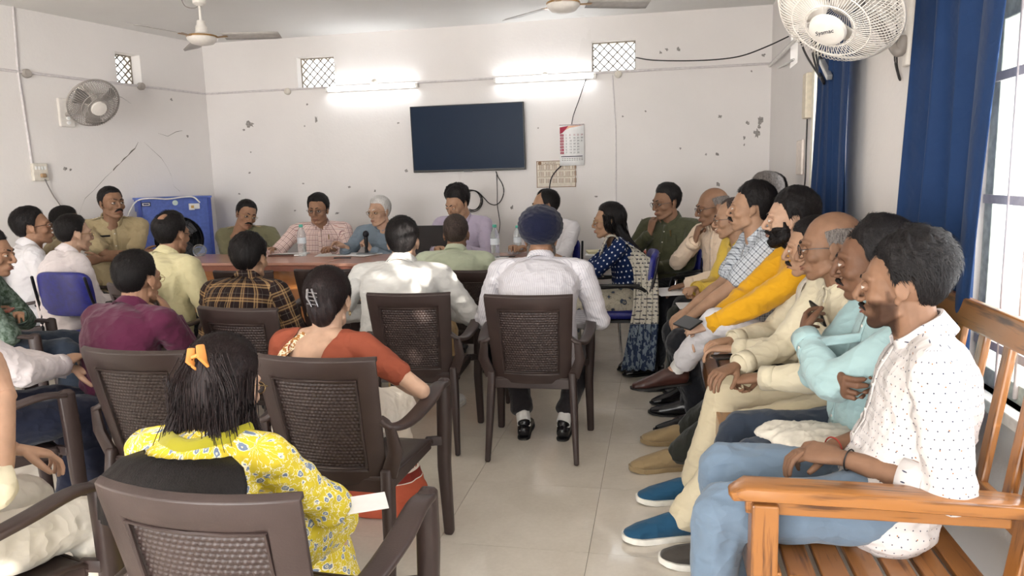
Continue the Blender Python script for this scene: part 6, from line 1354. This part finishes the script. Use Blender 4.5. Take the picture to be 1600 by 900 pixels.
# middle
plan('M1', 'person in a brown and black plaid shirt from behind, centre left', (392, 404, 3.75), face=90, pitch=6, body=88, lean=(.16, 0), s=1.03, w=1.08, skin='a', hair=H(T=.024, side=.6, messy=.35), shirt='brown_plaid')
plan('M2', 'person in a rust blouse and cream saree, hair clipped in a bun, from behind', (514, 470, 2.60), face=98, pitch=8, body=84, lean=(.12, 0), s=.97, w=1.0, skin='e', hair=H(T=.016, messy=.12, side=.8), shirt='rust_blouse', trousers='saree_border', sex='f', sleeve='short', collar=None, detail='hi', sk2=True, cut=True,
     hands=(dict(t=(.30, .14, .62)), dict(t=(.16, -.20, .69), pole=(-.15, -.9, -.45))), extra=lambda p, put: (bun(p, put), blouse_cut(p, put)), hair_mat='brown_hair', shoes=None, nose=.8)
plan('M3', 'person with dark hair in a light grey shirt from behind, back of head sunlit', (630, 378, 4.02), face=99, pitch=3, body=92, lean=(.18, 0), s=1.06, w=1.2, skin='e', hair=H(T=.018, side=.5), shirt='grey_white', trousers='tan_trousers', belly=.03, neckw=1.08,
     hands=(dict(t=(.30, .20, .66), pole=(-.4, .9, -.5)), dict(t=(.30, -.20, .66), pole=(-.5, -.9, -.4))), shoes=('sneaker', 'sock_white', 'sole_white'), feet=((.36, .13, .09), (.40, -.16, .09)))
plan('M4', 'person with cropped brown hair in a pale green shirt from behind', (713, 366, 4.95), face=97, pitch=4, body=90, lean=(.16, 0), s=1.06, w=1.15, skin='c', hair=H(T=.009, mat='salt_hair', side=.5), shirt='pale_green')
plan('M5', 'person in a navy turban and white striped shirt from behind', (845, 372, 4.00), face=97, pitch=5, body=92, lean=(.24, 0), s=1.03, w=1.2, skin='b', shirt='white_stripe', trousers='charcoal', belly=.03, extra=turban, detail='hi', beard=dict(T=.016, lo=-.02), hair_mat='grey_hair',
     hands=(dict(t=(.30, .10, .64), pole=(-.3, .8, -.7)), dict(t=(.30, -.10, .64), pole=(-.3, -.8, -.7))), feet=((.12, .10, .09, .3, 3, 0), (.12, -.12, .09, .3, -5, 0)), shoes=('oxford', 'leather_black', 'sole_black', 'sock_white'), short=.80)
plan('F1', 'person in a yellow floral dress with long clipped dark hair, nearest the camera', (352, 602, 1.62), face=84, pitch=18, body=88, lean=(.12, 0), s=.95, w=1.0, skin='e', hair=H(T=.015, messy=.15, side=.9), shirt='yellow_floral', trousers='yellow_floral', sex='f', sleeve='half', collar=None, detail='hi', kurta=.9, hair_mat='brown_hair', glasses='gold',
     hands=(dict(t=(.34, .08, .62)), dict(t=(.34, -.04, .60), pole=(-.1, -.9, -.6))), extra=long_hair_front, shoes=None, nose=.8, bow=.06)
# right side
plan('SW', 'person in a grey printed saree and polka-dot blouse with long black hair, in profile', (950, 346, 5.35), face=184, pitch=2, body=186, lean=(.12, 0), s=1.02, w=.92, skin='a', hair=H(T=.016, messy=.1, side=.95), shirt='polka_navy', trousers='saree_print', sex='f', sleeve='half', collar=None, glasses='gold',
     hands=(dict(t=(.46, .08, .84), pole=(-.1, .4, -.9), pose='relax'), dict(t=(.46, -.06, .84), pole=(-.1, -.4, -.9), pose='relax')), extra=lambda p, put: (long_straight(p, put), pallu(p, put, side=1), watch(p, put, 1, 'frame_gold')), shoes=None, nose=.75)
plan('R1', 'person in an olive shirt and glasses with fingers on the mouth, at the back right', (1040, 317, 6.0), face=218, pitch=6, body=238, lean=(.0, 0), s=1.1, w=1.1, skin='c', hair=H(T=.017, top=1.25, side=.4), shirt='olive', glasses='black', trousers='dark',
     hands=(dict(t=(.30, .08, .72)), dict(t=lambda p: p.Hc + p.Rh @ V(.055, .115, -.20), pole=(.3, -.6, -.9), pose='mid', palm=(-.9, .3, 0), dir=(-.15, .15, .9))), extra=lambda p, put: pen_pocket(p, put, 1, .70), feet=((.50, .05, .09), (.42, .12, .30)), belly=.03)
plan('R2', 'bald person in a peach shirt, hand before the mouth, beside the olive shirt', (1112, 324, 5.45), face=196, pitch=10, body=215, lean=(.10, 0), s=1.08, w=1.05, skin='c', hair=H('fringe', T=.008), hair_mat='grey_hair', shirt='peach', glasses='black', trousers='dark',
     hands=(dict(t=(.36, .05, .66)), dict(t=lambda p: p.Hc + p.Rh @ V(.03, .13, -.19), pole=(.4, -.6, -.9), pose='grip', palm=(-.9, .3, 0), dir=(-.2, .1, .9))), feet=((.46, .12, .09), (.5, -.10, .09)))
plan('R3', 'person in a mustard shirt with glasses and thin cropped hair, writing on a pad', (1143, 342, 4.85), face=178, pitch=6, body=196, lean=(.14, 0), s=1.04, w=1.0, skin='a', hair=H('receding', T=.006, mat='salt_hair'), shirt='mustard', glasses='black', trousers='black_green',
     hands=(dict(t=(.34, .10, .63)), dict(t=(.36, -.02, .70), pose='grip'))) 
plan('R4b', 'grey-haired person mostly hidden behind the checked shirt by the right wall', (1192, 303, 5.05), face=190, pitch=2, body=190, lean=(.04, 0), s=1.05, skin='c', hair=H(T=.016, mat='grey_hair'), shirt='white', trousers='dark')
plan('R4c', 'black-haired person hidden against the right wall, only the crown showing', (1200, 301, 5.75), face=190, pitch=2, body=190, lean=(.02, 0), s=1.06, skin='c', hair=H(T=.018), shirt='white', trousers='dark')
plan('R4', 'person with a moustache in a grey checked short-sleeved shirt', (1172, 326, 4.25), face=174, pitch=-2, body=186, lean=(.06, 0), s=1.08, w=1.08, skin='a', hair=H(T=.020, top=1.2), shirt='grey_check', sleeve='short', tash=dict(T=1.4, w=.9), trousers='dark', feet=((.34, .13, .09), (.34, -.13, .09)),
     hands=(dict(t=(.40, .10, .64)), dict(t=(.38, -.06, .66))), belly=.03, hdw=1.)
plan('R5', 'bearded person in a bright yellow kurta holding a black phone', (1233, 343, 3.80), face=174, pitch=2, body=188, lean=(.06, 0), s=1.08, w=1.05, skin='e', hair=H(T=.024, top=1.2, side=.5), shirt='yellow', collar='band', beard=dict(T=.011, lo=-.034), tash=dict(T=1.1, w=1.), trousers='white',
     hands=(dict(t=(.48, .10, .68), pose='grip', palm=(.2, -.7, -.6), dir=(.8, -.2, -.1)), dict(t=(.44, -.05, .66))), extra=lambda p, put: watch(p, put, 1, 'frame_black'), feet=(((1058, 575), .40, .3, 4, 6), ((1120, 640), .09, .3, 0, 0)), shoes=('oxford', 'leather_brown', 'sole_black', 'sock_white'), short=.80)
plan('R6', 'person with a moustache in a cream kurta and white scarf, dark trousers', (1267, 388, 3.42), face=170, pitch=6, body=186, lean=(.12, 0), s=1.04, w=1.08, skin='a', hair=H(T=.013), shirt='cream', tash=dict(T=1.3, w=.9), trousers='black_green', detail='hi',
     hands=(dict(t=(.46, .10, .66), pose='relax'), dict(t=(.44, -.08, .66), pose='relax')), extra=lambda p, put: (watch(p, put, 1, 'frame_gold', 'button'), scarf(p, put)), feet=(((1062, 705), .09, .2, 10, 0), ((1075, 668), .09, .2, 0, 0)), shoes=('sneaker', 'suede_tan', 'suede_tan', 'sock_dark'))
plan('R7', 'bald person with glasses in a cream shirt, black phone in the chest pocket', (1295, 386, 2.98), face=172, pitch=6, body=188, lean=(.10, 0), s=1.06, w=1.12, skin='c', hair=H('fringe', T=.009), hair_mat='grey_hair', shirt='cream', glasses='black', trousers='cream_dim', belly=.05, detail='hi',
     hands=(dict(t=(.36, .06, .64), pose='grip', palm=(0, -.3, -1), dir=(.6, -.6, -.2)), dict(t=(.42, -.06, .66), pose='relax')), extra=lambda p, put: pocket_phone(p, put), feet=(((1072, 806), .09, .3, 8, 0), ((1085, 752), .09, .3, 4, 0)), shoes=('sneaker', 'slipon_blue', 'sole_white'))
plan('R8', 'person in a pale teal shirt with folded arms, white towel on the lap', (1362, 408, 2.50), face=164, pitch=6, body=184, lean=(.06, 0), s=1.05, w=1.12, skin='d', hair=H(T=.018, bald=((0, .055, .098), .028)), shirt='teal', trousers='dark_jeans', belly=.04, detail='hi',
     hands=(dict(t=(.235, -.085, .875), pole=(.35, .8, -.8), pose='relax', palm=(-1, 0, 0), dir=(-.25, -1, .35)), dict(t=(.205, .13, .80), pole=(.25, -.8, -.6), pose='mid', palm=(-1, 0, .1), dir=(-.1, 1, -.15))), tash=dict(T=1., w=.9), feet=((.50, .12, .09), (.46, -.12, .09)), shoes=('sneaker', 'slipper_dark', 'sole_white'))
plan('R9', 'young person in a white dotted shirt and light blue jeans on the near bench', (1408, 446, 2.10), face=156, hds=1.0, pitch=3, body=172, lean=(-.02, 0), s=1.04, w=1.08, skin='c', hair=H(T=.028, side=.12, top=1.35, messy=.3), shirt='dotted_white', sleeve='rolled', trousers='jeans', detail='hi', belly=.0,
     hands=(dict(t=(1318, 716, 2.03), px=True, pole=(-.9, .5, -.9), pose='relax', palm=(-.1, -.5, -.9), dir=(.8, -.45, -.05)), dict(t=(1298, 700, 2.14), px=True, pole=(-.4, -.5, -.8), pose='relax', palm=(0, .3, -1), dir=(.85, .35, -.1))), tash=dict(T=.8, w=.85),
     extra=lambda p, put: (bracelet(p, put), stubble(p, put)), feet=((.45, .16, .09, .3, 6, 0), (.40, -.10, .09)), shoes=('sneaker', 'slipper_dark', 'sole_white'))
def stubble(p, put):
    bv, bq, d = beard_mesh(T=.0014, lo=-.036, want_d=True); o = meshobj('stubble', p.T(bv), bq, M('stubble'), p.ob, p.O); at = o.data.attributes.new('cut', 'FLOAT', 'POINT'); at.data.foreach_set('value', d.astype(np.float32))
def bracelet(p, put):
    d = nrm(p.wr[1] - p.el[1]); m = MB(); torus(m, p.wr[1] - d * .015, .029, .0022, d, 20, 5); put('bracelet', m, BPLAS); d = nrm(p.wr[-1] - p.el[-1]); m = MB(); torus(m, p.wr[-1] - d * .01, .029, .0022, d, 20, 5); put('bracelet', m, plain('red_thread', '#9c3328', .7))
def pocket_phone(p, put):
    c = p.sp(.66) + p.f * .155 + p.l * .085; R = np.stack([p.l, p.f, p.up], 1) @ roty(.15); m = MB(); m.add(*box(c, (.10, .010, .11), R)); put('pocket', m, M(p.shirt), smooth=False, bevel=.005); m = MB(); m.add(*box(c + p.up * .045 + p.f * .010, (.085, .012, .09), R)); q = put('phone', m, BPLAS, smooth=False, bevel=.006); q['label'] = 'black phone in chest pocket'
    m = MB(); m.add(*box(c + p.up * .06 + p.f * .018 + p.l * .02, (.03, .004, .035), R)); obj('camera_bump', m, M('frame_black'), q, p.O, smooth=False, bevel=.002)
def scarf(p, put):
    for sd in (1, -1):
        b = bez([p.N - p.f * .06 + p.l * sd * .03 + p.up * .02, p.N + p.l * sd * .085 + p.up * .012, p.sp(.86) + p.f * .11 + p.l * sd * .085, p.sp(.55) + p.f * .165 + p.l * sd * .06, p.sp(.15) + p.f * .185 + p.l * sd * .05], 24); m = MB(); m.add(*loft(b, [(.034, .008)] * len(b), 10, ref=tuple(p.f))); put('scarf', m, M('white_cotton'))
    m = MB(); c = p.sp(.62) + p.f * .168 + p.l * .09; lathe(m, [(0, .006), (.012, .004), (.014, 0)], c, p.f, 14); put('badge', m, M('leather_brown'))
def blouse_cut(p, put):
    # embroidered saree edge over the left shoulder
    b = bez([p.N + p.l * .045 - p.f * .062 + p.up * .010, p.N + p.l * .078 - p.f * .090 - p.up * .03, p.sp(.80) - p.f * .128 + p.l * .085, p.sp(.6) - p.f * .150 + p.l * .075], 14); m = MB(); m.add(*loft(b, [(.018, .004)] * len(b), 8, ref=tuple(p.f))); put('saree_edge', m, M('embroidered_border'))
build_people()
# ---------------------------------------------------------------- things held or lying on laps
P_ = PEOPLE
def mic():
    p = P_['T3']; c = p.wr[1] + p.hd[1][1] * .06 + p.f * .02; up = nrm(V(.05, -.1, 1)); e = empty('microphone', c, 'black handheld microphone held by the white-haired person', 'microphone'); m = MB(); m.add(*loft([c - up * .09, c + up * .07], [.014, .019], 12)); obj('handle', m, BPLAS, e, c); m = MB(); m.add(*ell(c + up * .10, (.028, .028, .032), 16, 12)); obj('mesh_head', m, plain('mic_mesh', '#23252b', .4, .6, bump=.8), e, c)
mic()
def held(nm, pos, s, R, mat, label, cat): m = MB(); m.add(*box((0, 0, 0), s, R)); o = obj(nm, m, mat, None, None, smooth=False, bevel=.003); o.location = tuple(pos); return tag(o, label, cat)
p = P_['R5']; held('phone', p.wr[1] + V(-.10, -.03, .02), (.08, .16, .010), rotz(.5) @ roty(-.5), BPLAS, 'black phone held on the knee of the yellow kurta', 'phone')
p = P_['R6']; held('phone', p.wr[1] + V(-.02, -.02, -.03), (.15, .075, .009), rotz(.3), BPLAS, 'dark phone under the hand of the cream kurta with scarf', 'phone')
p = P_['R2']; held('paper_sheet', p.kn[1] * .5 + p.kn[-1] * .5 + V(.03, 0, .095), (.30, .22, .004), rotz(.4) @ rotx(.1), PAPER, 'white papers on the knees beside the olive shirt', 'paper')
p = P_['R3']; held('writing_pad', p.kn[1] * .5 + p.kn[-1] * .5 + V(.10, 0, .09), (.30, .22, .008), rotz(.1), PAPER, 'white writing pad on the lap of the mustard shirt', 'paper')
held('file_folder', p.kn[1] * .5 + p.kn[-1] * .5 + V(-.02, -.02, -.03), (.02, .20, .16), rotz(.1), plain('red_cloth', '#8d1f22', .6), 'red folder hanging below the white writing pad', 'folder')
p = P_['L1']; held('phone', p.wr[-1] + V(.03, -.02, .03), (.075, .13, .012), rotz(.6), plain('brick_case', '#8a4a38', .5), 'brick-coloured phone by the green jacket sleeve', 'phone')
held('paper_sheet', pz(572, 786, .58), (.11, .08, .003), rotz(.5) @ rotx(.15), PAPER, 'white paper on the lap of the yellow floral dress', 'paper')
def towel():
    p = P_['R8']; c = p.hip[1] * .45 + p.kn[1] * .55 + V(0, -.02, .075); m = MB(); m.add(*ell((0, 0, 0), (.15, .12, .032), 40, 20)); m.add(*ell((.07, -.02, -.01), (.12, .10, .03), 30, 16)); m.add(*ell((-.07, .06, .0), (.10, .08, .028), 30, 16)); (v, q), = remesh([m], [.006]); v = lap(v, q, 2); n = vnormals(v, q); v = v + n * (.006 * folds(v, 55, 3) + .003 * folds(v, 110, 4))[:, None]
    o = link('folded_towel', mesh_q(v @ rotz(.2).T, q), None, M('towel')); o.location = tuple(c); tag(o, 'crumpled white cotton towel on the lap of the teal shirt', 'towel')
towel()
# ---------------------------------------------------------------- seats under everyone
def seat_at(pid, deg=None, dx=0, dy=0, label='', f=.08):
    p = P_[pid]; a = radians(p.body if deg is None else deg); d = V(cos(a), sin(a), 0); c = p.G + d * f; place_chair(c[0] + dx, c[1] + dy, p.body if deg is None else deg, label)
place_chair(-.63, 3.76, 91, 'brown plastic chair under the turbaned man, standing clear in the aisle')
place_chair(-1.27, 3.80, 94, 'brown plastic chair under the man in the light grey shirt')
place_chair(-1.10, 2.46, 88, 'brown plastic chair holding the woman in the rust blouse')
place_chair(-.845, 1.45, 88, 'nearest brown plastic chair, under the woman in the yellow floral dress')
place_chair(-1.80, 2.50, 86, 'brown plastic chair under the man in the maroon kurta')
place_chair(-1.90, 3.34, 84, 'brown plastic chair under the man in the plaid shirt')
place_chair(-1.17, 4.73, 90, 'brown plastic chair under the man in the pale green shirt')
place_chair(-2.17, 4.78, 90, 'brown plastic chair standing empty against the table front, behind the hair bun')
place_chair(-2.73, 4.72, 90, 'brown plastic chair standing empty against the table front, behind the plaid shirt')
seat_at('L6', 72, label='brown plastic chair under the balding man in pale yellow'); seat_at('L1', 35, label='brown plastic chair under the man in the green jacket at the left edge')
seat_at('L8', 58, label='brown plastic chair under the man in white shirt and navy trousers'); place_chair(-1.79, 1.47, 74, 'brown plastic chair at the bottom left corner, only its arm and leg in view')
seat_at('L2', 40, label='brown plastic chair under the man in white looking up at far left'); seat_at('L3', 40, label='brown plastic chair hidden behind the white-shirted pair')
cushion_chair(-3.86, 4.40, 84, 'blue cushioned chair at left, its wide back before the man in rimless glasses')
p = P_['SW']; c = p.G + p.f * .04; cushion_chair(c[0], c[1], 184, 'blue cushioned chair with black arms under the saree woman')
for k, lb in (('T1', 'officials\' dark chair behind the table, under the leaning policeman'), ('T2', 'officials\' dark chair behind the table, under the pink checked shirt'), ('T3', 'officials\' dark chair behind the table, under the man with the microphone'), ('T4', 'officials\' dark chair behind the table, under the young man in lavender'), ('T5', 'officials\' dark chair behind the table, under the man in white profile'), ('L5', 'blue cushioned chair under the policeman with crossed arms'), ('R1', 'blue cushioned chair with chrome frame under the olive shirt'), ('R2', 'blue cushioned chair under the bald man in peach'), ('R4b', 'blue cushioned chair under the hidden grey-haired man'), ('R4c', 'blue cushioned chair under the man hidden by the wall')):
    p = P_[k]; c = p.G + p.f * .05; cushion_chair(c[0], c[1], p.body, lb, chrome=k == 'R1')
